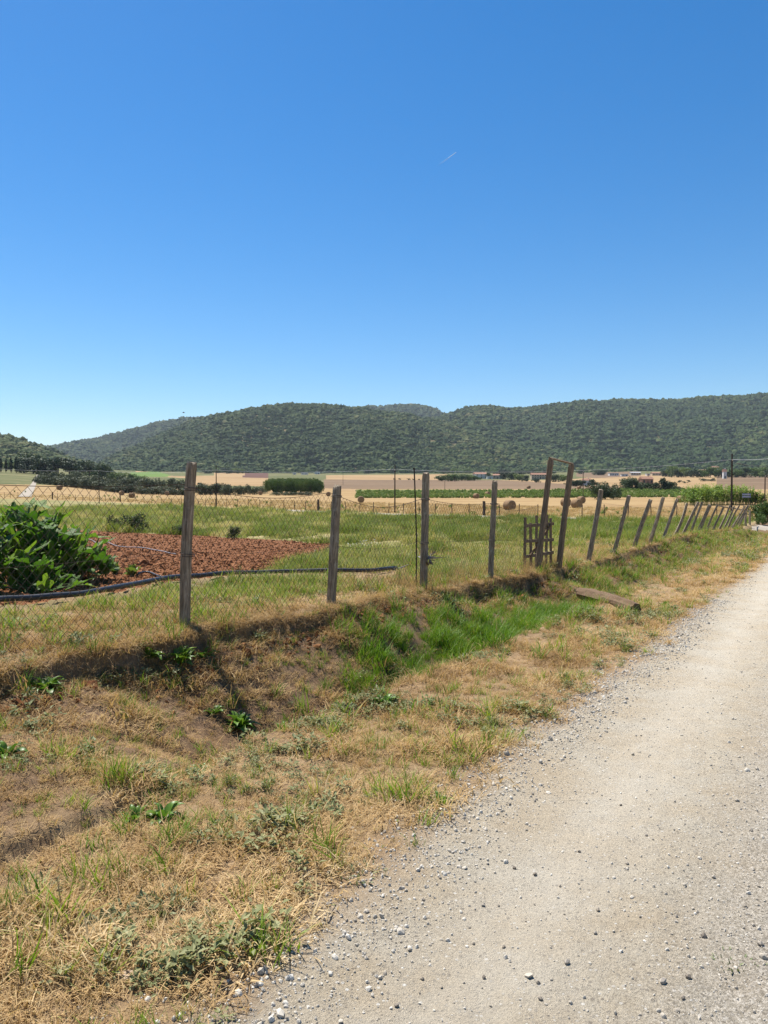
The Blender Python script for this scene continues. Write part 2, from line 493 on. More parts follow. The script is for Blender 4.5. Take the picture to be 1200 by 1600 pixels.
    hh = math_node(nt, 'ADD', math_node(nt, 'MULTIPLY', n2.outputs[0], .6), math_node(nt, 'MULTIPLY', v2.outputs['Distance'], -.35))
    hh = math_node(nt, 'ADD', hh, n3.outputs[0])
    bump(nt, P, math_node(nt, 'ADD', math_node(nt, 'ADD', hh, math_node(nt, 'MULTIPLY', gr.outputs[0], .8)), math_node(nt, 'MULTIPLY', chip, .5)), 1.0, .012)
    return m

M_GROUND = ground_material()
M_SOIL = simple('red_soil', [(.25, (0.0727, 0.0275, 0.0109)), (.5, (0.162, 0.0658, 0.0272)), (.78, (0.323, 0.165, 0.0782))], 14, .95, .8, .03, True, detail=8, spec=.1)
def field_mat(name, stops, scale, fine=1.2, bs=0):
    m, nt, N, L, P = newmat(name)
    pos = worldpos(nt)
    mp = N.new('ShaderNodeMapping'); mp.inputs['Scale'].default_value = (.3, 1.2, 1); mp.inputs['Rotation'].default_value = (0, 0, .15); L.new(pos, mp.inputs[0])
    a = noise_node(nt, scale * 1.5, 6, mp.outputs[0], .65); b = noise_node(nt, fine, 6, pos, .7)
    f = math_node(nt, 'ADD', math_node(nt, 'MULTIPLY', a.outputs[0], .6), math_node(nt, 'MULTIPLY', b.outputs[0], .4))
    L.new(ramp(nt, f, stops), P.inputs['Base Color'])
    P.inputs['Roughness'].default_value = 1; P.inputs['Specular IOR Level'].default_value = .1
    return m
M_MEADOW = field_mat('meadow', [(.34, (.10, .115, .035)), (.46, (.18, .17, .06)), (.58, (.33, .265, .135))], .35, 4)
M_STUB = field_mat('stubble', [(.35, (0.216, 0.137, 0.0612)), (.5, (0.302, 0.202, 0.0936)), (.65, (0.36, 0.259, 0.13))], .05, .9)
M_STRAW = field_mat('straw_field', [(.35, (0.216, 0.137, 0.0648)), (.5, (0.302, 0.202, 0.101)), (.65, (0.36, 0.259, 0.144))], .02, .4)
M_MARGIN = field_mat('dry_margin', [(.35, (0.208, 0.136, 0.056)), (.5, (0.288, 0.2, 0.088)), (.65, (0.352, 0.256, 0.12))], .15, 2)
M_FALLOW = field_mat('fallow', [(.35, (0.12, 0.0788, 0.045)), (.5, (0.165, 0.112, 0.0675)), (.65, (0.217, 0.15, 0.0938))], .02, .3)
M_BROWN = field_mat('brown_field', [(.35, (.085, .045, .035)), (.65, (.14, .075, .055))], .03, .4)
M_VINEF = field_mat('vine_floor', [(.35, (.09, .11, .03)), (.65, (.20, .18, .07))], .08, .8)
M_GREEN = field_mat('green_field', [(.35, (0.091, 0.147, 0.0315)), (.65, (0.133, 0.196, 0.049))], .03, .4)
M_SCRUB = field_mat('scrub_ground', [(.35, (.055, .07, .025)), (.5, (.11, .115, .045)), (.65, (.24, .19, .10))], .02, .2)
M_PATH = field_mat('pale_gravel', [(.35, (0.289, 0.246, 0.196)), (.65, (0.374, 0.332, 0.272))], .2, 3)
split_zone('ground', 0, M_GROUND)
split_zone('road', 1, M_GROUND, 'pale gravel road with loose stones running off to the right')
split_zone('ploughed_soil', 2, M_SOIL, 'red tilled soil of the vegetable plot behind the wire fence')
split_zone('meadow', 3, M_MEADOW)
split_zone('path', 4, M_PATH)
split_zone('stubble_field', 5, M_STUB)
split_zone('field_margin', 6, M_MARGIN)
split_zone('fallow_field', 7, M_FALLOW)
split_zone('straw_field', 8, M_STRAW)
split_zone('brown_field', 9, M_BROWN)
split_zone('vineyard_ground', 10, M_VINEF)
split_zone('green_field', 11, M_GREEN)
split_zone('side_road', 12, M_PATH)
TL = [hit(a, b) for a, b in ((28, 777), (36, 769), (44, 762), (50, 755), (54, 748), (57.5, 742))]
TR = [hit(a, b) for a, b in ((49, 777), (52, 769), (55, 762), (57, 755), (59, 748), (61, 742))]
link('farm_track', mesh_from('farm_track', [tuple(p + Vector((0, 0, .12))) for q in zip(TL, TR) for p in q], [[2 * i, 2 * i + 1, 2 * i + 3, 2 * i + 2] for i in range(5)], True, (M_PATH,)), kind='structure', label='pale farm track climbing away at the left edge')
split_zone('scrub_ground', 14, M_SCRUB)

# ------------------------------------------------------------------ scatter of uncountable stuff
def scatter(name, P_, rot, scl, idx, protos, tint=None, label=None, cat=None):
    n = len(P_)
    me = bpy.data.meshes.new(name)
    me.vertices.add(n); me.vertices.foreach_set('co', np.asarray(P_, np.float32).ravel())
    def put(an, typ, arr, key):
        a = me.attributes.new(an, typ, 'POINT'); a.data.foreach_set(key, arr)
    scl = np.asarray(scl, np.float32)
    if scl.ndim == 1: scl = np.repeat(scl[:, None], 3, 1)
    put('rot', 'FLOAT_VECTOR', np.asarray(rot, np.float32).ravel(), 'vector')
    put('scl', 'FLOAT_VECTOR', scl.ravel(), 'vector')
    put('pick', 'INT', np.asarray(idx, np.int32), 'value')
    put('tint', 'FLOAT', np.asarray(tint if tint is not None else np.full(n, .5), np.float32), 'value')
    pc = bpy.data.collections.new(name + '_pieces')
    for p in protos: pc.objects.link(p)
    ng = bpy.data.node_groups.new(name + '_scatter', 'GeometryNodeTree')
    ng.interface.new_socket('Geometry', in_out='INPUT', socket_type='NodeSocketGeometry')
    ng.interface.new_socket('Geometry', in_out='OUTPUT', socket_type='NodeSocketGeometry')
    gi = ng.nodes.new('NodeGroupInput'); go = ng.nodes.new('NodeGroupOutput')
    ci = ng.nodes.new('GeometryNodeCollectionInfo'); ci.inputs['Collection'].default_value = pc
    ci.inputs['Separate Children'].default_value = True; ci.inputs['Reset Children'].default_value = True
    ip = ng.nodes.new('GeometryNodeInstanceOnPoints'); ip.inputs['Pick Instance'].default_value = True
    def na_(an, dt):
        q = ng.nodes.new('GeometryNodeInputNamedAttribute'); q.data_type = dt; q.inputs['Name'].default_value = an
        return q.outputs['Attribute']
    L = ng.links
    L.new(gi.outputs[0], ip.inputs['Points']); L.new(ci.outputs[0], ip.inputs['Instance'])
    L.new(na_('pick', 'INT'), ip.inputs['Instance Index'])
    er = ng.nodes.new('FunctionNodeEulerToRotation'); L.new(na_('rot', 'FLOAT_VECTOR'), er.inputs[0]); L.new(er.outputs[0], ip.inputs['Rotation'])
    L.new(na_('scl', 'FLOAT_VECTOR'), ip.inputs['Scale']); L.new(ip.outputs[0], go.inputs[0])
    o = link(name, me, kind='stuff', label=label, cat=cat)
    md = o.modifiers.new('scatter', 'NODES'); md.node_group = ng
    return o

def proto(name, me): return bpy.data.objects.new(name, me)

def blades(n, hmin, hmax, wid, lean0, lean1, spread, mat, seg=3, curl=.5, seed=0, mat2=None, p2=0.0):
    """a tuft of tapering, bending blades"""
    g = np.random.default_rng(seed)
    V_, F_, mi = [], [], []
    for i in range(n):
        f0 = len(F_)
        az = g.uniform(0, 2 * math.pi); h = g.uniform(hmin, hmax); w = wid * g.uniform(.7, 1.3)
        b = Vector((g.normal(0, spread), g.normal(0, spread), -.01))
        ln = R(g.uniform(lean0, lean1)); dirh = Vector((math.cos(az), math.sin(az), 0)); side = Vector((-math.sin(az + g.normal(0, .6)), math.cos(az), 0))
        p = b.copy(); k0 = len(V_)
        for s in range(seg + 1):
            ww = w * (1 - (s / seg) ** 1.6) * .5
            if s < seg: V_ += [tuple(p - side * ww), tuple(p + side * ww)]
            else: V_.append(tuple(p))
            a = ln + curl * (s / seg) * g.uniform(.5, 1.4)
            p = p + (dirh * math.sin(a) + Vector((0, 0, 1)) * math.cos(a)) * (h / seg)
            p.z = max(p.z, .003 + .01 * g.random()) if lean1 < 120 else p.z
        for s in range(seg - 1):
            q = k0 + 2 * s; F_.append([q, q + 1, q + 3, q + 2])
        q = k0 + 2 * (seg - 1); F_.append([q, q + 1, q + 2])
        mi += [1 if g.random() < p2 else 0] * (len(F_) - f0)
    return mesh_from('blades', V_, F_, False, (mat, mat2) if mat2 else (mat,), mi)

def leaflets(n, h, size, mat, seed=0, long=2.2, droop=.6):
    """a low leafy weed: short stalks carrying small pointed leaves"""
    g = np.random.default_rng(seed); V_, F_ = [], []
    for i in range(n):
        az = g.uniform(0, 2 * math.pi); rad = abs(g.normal(0, h * .7)); z = g.uniform(.02, h) * (1 - .5 * min(1, rad / (h * 1.8)))
        c = Vector((math.cos(az) * rad, math.sin(az) * rad, z))
        a2 = az + g.normal(0, .7); s = size * g.uniform(.6, 1.3)
        d = Vector((math.cos(a2), math.sin(a2), g.normal(.25, droop))).normalized(); sd_ = Vector((-math.sin(a2), math.cos(a2), g.normal(0, .3))).normalized()
        nrm = d.cross(sd_); k = len(V_)
        V_ += [tuple(c), tuple(c + d * s * .45 * long / 2 + sd_ * s * .3 + nrm * s * .1), tuple(c + d * s * long * .5 - nrm * s * .1), tuple(c + d * s * .45 * long / 2 - sd_ * s * .3 + nrm * s * .1)]
        F_ += [[k, k + 1, k + 2, k + 3]]
    return mesh_from('leaflets', V_, F_, False, (mat,))

DRY = [(0, (0.18, 0.108, 0.0495)), (.3, (0.387, 0.248, 0.113)), (.6, (0.54, 0.378, 0.184)), (1, (0.684, 0.558, 0.342))]
GRN = [(0, (0.055, 0.124, 0.009)), (.4, (0.125, 0.243, 0.0126)), (.7, (0.22, 0.324, 0.0225)), (1, (0.42, 0.4, 0.09))]
OLV = [(0, (.11, .125, .045)), (.5, (.20, .215, .085)), (1, (.34, .32, .15))]
M_DRY = leafmat('dry_blade', DRY, .32, .8, .15, 'tint', .45)
M_GRS = leafmat('green_blade', GRN, .42, .5, .3, 'tint', .45)
M_OLV = leafmat('olive_leaf', OLV, .2, .6, .3, 'tint', .5)
M_MEAD = leafmat('meadow_blade', [(0, (.095, .145, .022)), (.4, (.19, .245, .045)), (.6, (.34, .335, .10)), (.8, (.60, .50, .26)), (1, (.72, .60, .36))], .4, .6, .2, 'tint', .35)

dryP = [proto('dry_tuft', blades(26, .04, .13, .0045, 25, 85, .035, M_DRY, 3, .9, s, M_GRS, (0, .05, .12, .0)[s])) for s in range(4)]
litP = [proto('straw', blades(16, .05, .16, .004, 72, 92, .05, M_DRY, 2, .15, 40 + s)) for s in range(3)]
grsP = [proto('grass_tuft', blades(26, .07, .20, .006, 5, 45, .03, M_GRS, 4, .8, 80 + s, M_DRY, .25)) for s in range(4)]
lushP = [proto('long_grass_tuft', blades(34, .16, .36, .007, 3, 30, .05, M_GRS, 4, 1.0, 120 + s, M_DRY, .05)) for s in range(4)]
wedP = [proto('low_weed', leaflets(40, .06, .024, M_OLV, 160 + s)) for s in range(4)]
tallP = [proto('tall_dry_tuft', blades(22, .25, .60, .006, 2, 25, .05, M_DRY, 4, .5, 200 + s)) for s in range(3)]
meaP = [proto('meadow_tuft', blades(40, .12, .36, .016, 5, 50, .14, M_MEAD, 3, .8, 240 + s, M_DRY, (.02, .06, .12, .25)[s])) for s in range(4)]

def norm_rot(n, tilt=.12): return np.stack([rng.normal(0, tilt, n), rng.normal(0, tilt, n), rng.uniform(0, 6.28, n)], 1)

# verge, bank and lawn
def sample_uv(n, u0, u1, v0, v1, far_pow=1.0):
    u = rng.uniform(u0, u1, n * 6); v = rng.uniform(v0, v1, n * 6)
    x, y = xy_of(u, v); r = np.hypot(x, y)
    keep = (y > 1.2) & (np.abs(x) < y * .56 + .8) & (rng.random(len(u)) < np.minimum(1, (4.0 / np.maximum(r, 1e-3)) ** far_pow))
    u, v, x, y, r = u[keep][:n], v[keep][:n], x[keep][:n], y[keep][:n], r[keep][:n]
    return u, v, x, y, r
u, v, x, y, r = sample_uv(62000, -5, 48, -4.2, 3.75, 1.25)
z = height(x, y)
px, py = project(x, y, z)
hosey = lambda q: np.interp(q, [-150, -60, 0, 80, 160, 270, 350, 440, 530, 590, 617, 660], [972, 961, 951, 942, 931, 911, 903.5, 899.5, 899, 897.5, 894, 880])
g = greenness(u, v, px, py)
edge = vedge_of(u)
thin = 1 - sst(-.35, .15, v - edge)
pick = rng.random(len(u))
ok = (pick < np.clip(thin * np.where(v < .1, 1, .42 + 1.2 * sst(.35, .62, fbm(u * 2.6, v * 2.6, 71, 3))), .0, 1)) & ~((v < -.3) & inpoly(px, py, SOIL)) & ~((px < 640) & (v < -.5) & (py < hosey(px) + np.where(rng.random(len(px)) < .85, 10, 3)))
u, v, x, y, z, r, g, px, py = (a[ok] for a in (u, v, x, y, z, r, g, px, py))
t = rng.random(len(u))
lush = np.exp(-((u - 4.6) / 2.9) ** 4 - ((v - 1.30) / .50) ** 2) * (.8 + .8 * sst(.35, .6, fbm(u * 1.6, v * 1.6, 78, 3)))
is_l = t < lush * 1.0
is_g = ~is_l & (t < g * .8)
weedy = sst(.44, .70, fbm(u * 1.1 + 9, v * 1.5 + 4, 72, 3)) * np.where(v > 1.7, 1, .35)
is_w = ~is_l & ~is_g & (rng.random(len(u)) < .22 * weedy)
is_d = ~is_l & ~is_g & ~is_w
grow = (1 + np.clip((r - 6) / 26, 0, 1.1)) * (.65 + .75 * sst(.3, .7, fbm(x * 2.3, y * 2.3, 73, 3)))
def sc(mask, protos, name, label, cat, smin, smax, tn):
    n = int(mask.sum())
    S = rng.uniform(smin, smax, n) * grow[mask]
    scatter(name, np.stack([x[mask], y[mask], z[mask]], 1), norm_rot(n), S, rng.integers(0, len(protos), n), protos, np.clip(tn(mask) + rng.normal(0, .14, n), 0, 1), label, cat)
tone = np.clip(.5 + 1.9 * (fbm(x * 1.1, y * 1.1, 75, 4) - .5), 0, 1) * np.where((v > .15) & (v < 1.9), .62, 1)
hlf = rng.random(len(u))
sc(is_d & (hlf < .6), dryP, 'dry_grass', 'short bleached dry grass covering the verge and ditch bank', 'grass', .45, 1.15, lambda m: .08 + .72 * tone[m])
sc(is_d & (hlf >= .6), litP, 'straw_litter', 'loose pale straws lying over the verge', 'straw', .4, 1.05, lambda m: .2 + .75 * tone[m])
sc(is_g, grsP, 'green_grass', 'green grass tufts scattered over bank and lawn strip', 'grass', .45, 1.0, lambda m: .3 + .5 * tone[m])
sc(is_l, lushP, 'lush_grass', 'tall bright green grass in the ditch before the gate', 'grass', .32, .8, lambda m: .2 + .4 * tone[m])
sc(is_w, wedP, 'low_weeds', 'small grey green weeds creeping over the dry verge', 'weeds', .5, 1.2, lambda m: .15 + .7 * tone[m])

# dry fringe hanging at the lip of the cut bank, tall straw along the fence
n = 6000
u = rng.uniform(-4.5, 40, n) ; u = np.where(rng.random(n) < .55, rng.uniform(-4.5, 9, n), u)
v = .20 + .22 * (fbm(u * 1.1, u * 0, 11, 4) - .5) * 2 + np.where(rng.random(n) < .5, rng.normal(-.06, .05, n), rng.uniform(0, .12, n))
x, y = xy_of(u, v); z = height(x, y)
scatter('bank_fringe', np.stack([x, y, z], 1), norm_rot(n, .3), rng.uniform(.45, 1.0, n), rng.integers(0, 4, n), [proto('fringe_tuft', blades(26, .06, .17, .0042, 40, 140, .04, M_DRY, 4, 1.2, 300 + s)) for s in range(4)], np.clip(.36 + rng.normal(0, .22, n), 0, 1), 'dry roots and straw hanging over the cut bank edge', 'grass')
n = 420
u = np.concatenate([rng.uniform(3.5, 14, n // 2), rng.uniform(12, 50, n // 2)]); v = -.1 + rng.normal(0, .22, len(u)) - .3 * (rng.random(len(u)) ** 2)
x, y = xy_of(u, v); z = height(x, y)
scatter('fence_line_straw', np.stack([x, y, z], 1), norm_rot(len(u)), rng.uniform(.3, .85, len(u)), rng.integers(0, 3, len(u)), tallP, np.clip(.45 + rng.normal(0, .2, len(u)), 0, 1), 'tall dry straw grown up along the wire fence', 'grass')

# meadow
n = 90000
th = np.radians(rng.uniform(-31, 31, n)); rad = 11 * (125 / 11) ** rng.random(n)
x, y = np.sin(th) * rad, np.cos(th) * rad
z = height(x, y); u, v = uv_of(x, y); px, py = project(x, y, z)
soil = inpoly(px, py + (fbm(x / 3, y / 3, 31, 3) - .5) * 3, SOIL)
ok = ~((px < 650) & (py > hosey(px) - 4) & (py < hosey(px) + 14)) & (v < -.4) & ~soil & (py > midline(px) + 3) & (px > -60) & (px < 1260)
x, y, z, u, v, px, py, rad = (a[ok] for a in (x, y, z, u, v, px, py, rad))
dryband = .9 * sst(838, 862, py) * sst(560, 680, px) + .9 * sst(.47, .60, fbm(x / 1.6, y / 4, 91, 3)) * np.interp(px, [0, 560, 700, 880, 960, 1200], [1, 1, .8, .5, .12, .12])
dryband = np.where((py > 850) & (px < 700) & (v > -5), .25 + .4 * fbm(x, y, 92, 3), dryband)
dens = rng.random(len(x)) < np.where(rad < 25, .5, .75) * np.where(dryband > .6, .6, 1)
tn = np.clip(np.interp(px, [500, 700], [.22, .12]) + .5 * np.clip(dryband, 0, 1) + .8 * (fbm(x / 2, y / 4, 93, 3) - .5) + rng.normal(0, .1, len(x)), 0, 1)
m = dens
S = np.where(rad < 25, .35 + .02 * rad, .55 + .012 * rad) * rng.uniform(.5, 1.25, len(x)) * (.25 + 1.5 * sst(.3, .75, fbm(x / 1.3, y / 2.2, 97, 3))) * np.where(dryband > .5, .8, 1)
scatter('meadow_grass', np.stack([x, y, z], 1)[m], norm_rot(int(m.sum())), S[m], rng.integers(0, 4, int(m.sum())), meaP, tn[m], 'green meadow grass with dry patches beyond the vegetable plot', 'grass')
# dry tall margin behind the middle fence
n = 12000
th = np.radians(rng.uniform(-29, 29, n)); rad = rng.uniform(55, 190, n)
x, y = np.sin(th) * rad, np.cos(th) * rad; z = height(x, y); px, py = project(x, y, z)
l2 = np.interp(px, [-200, 100, 340, 560, 760, 900, 1200], [770, 773, 779, 785, 789, 793, 794])
ok = (py < midline(px) - .5) & (py > l2)
x, y, z, rad = x[ok], y[ok], z[ok], rad[ok]
scatter('margin_straw', np.stack([x, y, z], 1), norm_rot(len(x)), rng.uniform(.35, .8, len(x)), rng.integers(0, 3, len(x)), [proto('margin_tuft', blades(40, .2, .55, .03, 3, 25, .3, M_DRY, 3, .5, 330 + s)) for s in range(3)], np.clip(.62 + .5 * (fbm(x / 6, y / 6, 95, 3) - .5) + rng.normal(0, .1, len(x)), 0, 1), 'standing dry straw behind the small posts of the middle fence', 'grass')

# clods on the tilled plot
def rock(seed, sub=1, rough=.35):
    import bmesh
    bm = bmesh.new(); bmesh.ops.create_icosphere(bm, subdivisions=sub, radius=1)
    g_ = np.random.default_rng(seed); sq = Vector((g_.uniform(.8, 1.2), g_.uniform(.6, 1), g_.uniform(.5, .8)))
    for vtx in bm.verts:
        vtx.co = vtx.co * (1 + g_.uniform(-rough, rough)); vtx.co = Vector((vtx.co.x * sq.x, vtx.co.y * sq.y, vtx.co.z * sq.z))
    me = bpy.data.meshes.new('rock'); bm.to_mesh(me); bm.free()
    return me
M_CLOD = leafmat('soil_clod', [(0, (0.0779, 0.0289, 0.0112)), (.4, (0.195, 0.0794, 0.0312)), (.75, (0.351, 0.173, 0.0748)), (1, (0.483, 0.303, 0.162))], 0, .95, .1, 'tint', .5)
clodP = []
for s in range(4):
    me = rock(400 + s, 1, .3); me.materials.append(M_CLOD); clodP.append(proto('clod', me))
n = 90000
th = np.radians(rng.uniform(-30, 2, n)); rad = 6.5 * (40 / 6.5) ** rng.random(n)
x, y = np.sin(th) * rad, np.cos(th) * rad; z = height(x, y); u, v = uv_of(x, y); px, py = project(x, y, z)
ok = inpoly(px, py, SOIL) & (v < -.4)
x, y, z, rad, px, py = x[ok][:34000], y[ok][:34000], z[ok][:34000], rad[ok][:34000], px[ok][:34000], py[ok][:34000]
n = len(x)
palef = sst(12.5, 9, rad) * .35
scatter('soil_clods', np.stack([x, y, z], 1), rng.uniform(0, 6.28, (n, 3)), rng.gamma(1.3, .0070, n) * (1 + rad / 60) + .004, rng.integers(0, 4, n), clodP, np.clip(.3 + palef + rng.normal(0, .2, n), 0, 1), 'crumbled red earth clods over the tilled plot', 'soil')

n = 2600
u = np.where(rng.random(n) < .6, rng.uniform(-4.5, 8, n), rng.uniform(8, 30, n)); v = .34 + np.abs(rng.normal(0, .16, n)) + .1 * (fbm(u * 1.1, u * 0, 11, 4) - .5)
x, y = xy_of(u, v); z = height(x, y)
scatter('bank_crumbs', np.stack([x, y, z], 1), rng.uniform(0, 6.28, (n, 3)), rng.gamma(1.4, .009, n) + .004, rng.integers(0, 4, n), clodP, np.clip(.3 + rng.normal(0, .25, n), 0, 1), 'crumbled brown earth fallen below the cut bank', 'soil')
# loose stones on the lane
M_STONE = leafmat('loose_stone', [(0, (0.18, 0.153, 0.122)), (.4, (0.432, 0.383, 0.31)), (.75, (0.594, 0.549, 0.468)), (1, (0.72, 0.684, 0.612))], 0, .9, .15, 'tint', .5, 30)
stP = []
for s in range(6):
    me = rock(500 + s, 2 if s < 2 else 1, .22); me.materials.append(M_STONE); stP.append(proto('pebble', me))
n = 420000
u = rng.uniform(-5, 46, n); v = rng.uniform(2.75, 7.6, n)
x, y = xy_of(u, v); r = np.hypot(x, y)
e = vedge_of(u)
cand = np.exp(-((v - e - .08) / .24) ** 2) * 1.0 + .7 * np.exp(-((v - 5.15) / .5) ** 2) + .20
keep = (y > 1.2) & (np.abs(x) < y * .56 + .5) & (rng.random(n) < cand) & (rng.random(n) < np.minimum(1, (3.4 / r) ** 1.5)) & (v > e - .35)
x, y, r, v, u = x[keep], y[keep], r[keep], v[keep], u[keep]
ue = -4.6 + 13 * rng.random(15000) ** 1.6; ve_ = vedge_of(ue) + .10 + rng.normal(0, .15, 15000)      # loose gravel thrown to the edge
ke = rng.random(15000) < .25 + .9 * sst(.35, .6, fbm(ue * .8, ve_ * 2, 79, 3))
ue, ve_ = ue[ke], ve_[ke]
xe, ye = xy_of(ue, ve_); x = np.concatenate([x, xe]); y = np.concatenate([y, ye]); v = np.concatenate([v, ve_]); u = np.concatenate([u, ue]); r = np.hypot(x, y)
n = len(x); z = height(x, y)
S = np.minimum(rng.gamma(1.3, .0014, n) + .0016, .015) * (1 + r / 25)
S *= np.where(np.abs(v - vedge_of(u) - .05) < .35, 1.25, 1)
scatter('gravel', np.stack([x, y, z + S * .25], 1), rng.uniform(0, 6.28, (n, 3)), S, rng.integers(0, 6, n), stP, np.clip(.48 + rng.normal(0, .26, n), 0, 1), 'loose grey and pale gravel along the road edge and crown', 'gravel')

# ------------------------------------------------------------------ hills and their woods
def crown_cluster(seed, mat, n=4):
    import bmesh
    g_ = np.random.default_rng(seed); V_, F_ = [], []
    for k in range(n):
        bm = bmesh.new(); bmesh.ops.create_icosphere(bm, subdivisions=2, radius=1)
        rr_ = g_.uniform(.55, 1.0); c = Vector((g_.normal(0, .9), g_.normal(0, .9), rr_ * g_.uniform(.35, .75)))
        if k == 0: c = Vector((0, 0, .5))
        ph = g_.uniform(0, 9, 3); n0 = len(V_)
        for vtx in bm.verts:
            p = vtx.co.copy()
            q = 1 + .22 * math.sin(p.x * 4 + ph[0]) * math.sin(p.y * 4 + ph[1]) + .12 * math.sin(p.z * 7 + ph[2]) + g_.uniform(-.16, .16)
            V_.append(tuple(c + Vector((p.x, p.y, p.z * .9)) * rr_ * q))
        for f in bm.faces: F_.append([n0 + w.index for w in f.verts])
        bm.free()
    return mesh_from('crowns', V_, F_, False, (mat,))
M_WOOD = leafmat('hill_foliage', [(0, (0.0136, 0.0281, 0.00935)), (.35, (0.034, 0.0612, 0.0153)), (.65, (0.0748, 0.0978, 0.0255)), (1, (0.204, 0.17, 0.0723))], .08, .8, .1, 'tint', .5, .05)
M_HILLG = field_mat('hill_scrub', [(.35, (0.068, 0.0723, 0.0298)), (.5, (0.128, 0.106, 0.051)), (.65, (0.212, 0.157, 0.085))], .008, .06)
woodP = [proto('wood_crowns', crown_cluster(600 + s, M_WOOD)) for s in range(5)]

def interp_px(px, pts): return np.interp(px, [p[0] for p in pts], [p[1] for p in pts])
def make_hill(label, pts, foot, ridge, count, csize, seed, bare=.62, back=1.25, relief=1.0, tint0=.4):
    p0, p1 = pts[0][0], pts[-1][0]
    def zfun(px, s):
        tx = (px - 600) / F
        yr = ridge + 130 * (fbm(px / 160., px * 0, seed + 3, 2) - .5)
        Y = foot + (yr - foot) * s; X = tx * Y
        b = (800 - interp_px(px, pts) - 2.5) / F
        zr = CAMZ + yr * (-SP + b * CP) / (CP + b * SP)
        z0 = plain(tx * foot, np.full_like(tx, foot)) - 6
        pr = np.where(s <= 1, .55 * s * s * (3 - 2 * s) + .45 * (1 - (1 - np.minimum(s, 1)) ** 2), 1 - (s - 1) * .9)
        hgt = np.maximum(zr - z0, 0)
        gul = np.sin(np.pi * np.clip(s, 0, 1)) * hgt * .26 * (1 - .85 * np.clip(s, 0, 1)) * relief * (fbm(px / 55. + s * .9, s * 1.6, seed, 4) - .5) * 2
        return X, Y, z0 + hgt * pr + gul
    pxs = np.arange(p0, p1 + .1, 3.0); ss = np.linspace(0, back, 70)
    PX, SS = np.meshgrid(pxs, ss)
    X, Y, Zh = zfun(PX, SS)
    nx, ny = len(pxs), len(ss)
    i = (np.arange(ny - 1)[:, None] * nx + np.arange(nx - 1)[None, :]).ravel()
    q = np.stack([i, i + 1, i + 1 + nx, i + nx], 1)
    link('hill', mesh_from('hill', np.stack([X, Y, Zh], -1).reshape(-1, 3), q, True, (M_HILLG,)), kind='structure', label=label)
    g_ = np.random.default_rng(seed)
    n = int(count * 1.7)
    px = g_.uniform(max(p0, -110), min(p1, 1310), n); s = g_.uniform(0, 1, n)
    Yk = foot + (ridge - foot) * s
    keep = g_.random(n) < Yk / ridge
    px, s = px[keep], s[keep] * 1.06
    X, Y, Zt = zfun(px, s)
    patch = fbm(X / 130, Y / 130, seed + 9, 4)
    keep = (g_.random(len(X)) < 1 - .62 * sst(bare - .06, bare + .06, patch))
    X, Y, Zt, patch = X[keep], Y[keep], Zt[keep], patch[keep]
    n = len(X)
    S = csize * np.clip(g_.lognormal(-.1, .38, n), .4, 2.0)
    tn = np.clip(tint0 + 1.1 * (fbm(X / 320, Y / 320, seed + 5, 3) - .5) + 1.0 * (fbm(X / 60, Y / 60, seed + 6, 3) - .5) + g_.normal(0, .2, n), 0, 1)
    scatter('woodland', np.stack([X, Y, Zt - .15 * S], 1), norm_rot(n, .08), np.stack([S, S, S * g_.uniform(.75, 1.1, n)], 1), g_.integers(0, 5, n), woodP if False else woodP, tn, 'woodland covering the ' + label, 'woodland')
# every scatter needs the crowns in its own collection; the same objects can be shared
make_hill('long wooded hill in the middle of the valley side', [(120, 742), (170, 722), (200, 706), (250, 683), (300, 661), (350, 650), (400, 642), (450, 636.5), (480, 635), (520, 637), (560, 642), (620, 649), (660, 656), (700, 663), (760, 679), (830, 695), (890, 712), (950, 731), (990, 742)], 1330, 2250, 29000, 4.2, 31, .57, tint0=.47)
make_hill('broad wooded hill rising to the right edge', [(640, 668), (690, 655), (720, 646), (760, 640), (800, 644), (830, 641), (880, 637), (960, 632), (1050, 629), (1130, 625), (1200, 621), (1300, 612), (1500, 606), (1700, 625), (1900, 680)], 1450, 2900, 30000, 5.4, 57, .62, tint0=.27)
make_hill('rounded wooded hill top behind the middle hill', [(430, 690), (520, 641), (560, 638), (600, 637), (640, 633), (670, 637), (700, 650), (740, 655), (790, 650), (820, 641), (850, 635), (890, 635), (940, 645), (1000, 690)], 2900, 3900, 7000, 7, 83, .7, tint0=.3)
make_hill('distant blue ridge sloping down to the valley gap', [(-60, 716), (0, 712), (55, 701), (90, 698), (150, 688), (200, 675), (250, 663), (290, 656), (340, 655), (400, 700)], 2300, 3700, 8500, 7, 91, .7, tint0=.32)
make_hill('wooded hill slope at the left edge of the valley', [(-900, 640), (-500, 640), (-200, 652), (-60, 669), (0, 684), (30, 692), (60, 701), (90, 713), (120, 724), (150, 738), (170, 744)], 820, 1500, 6500, 4.2, 77, .52, tint0=.62)

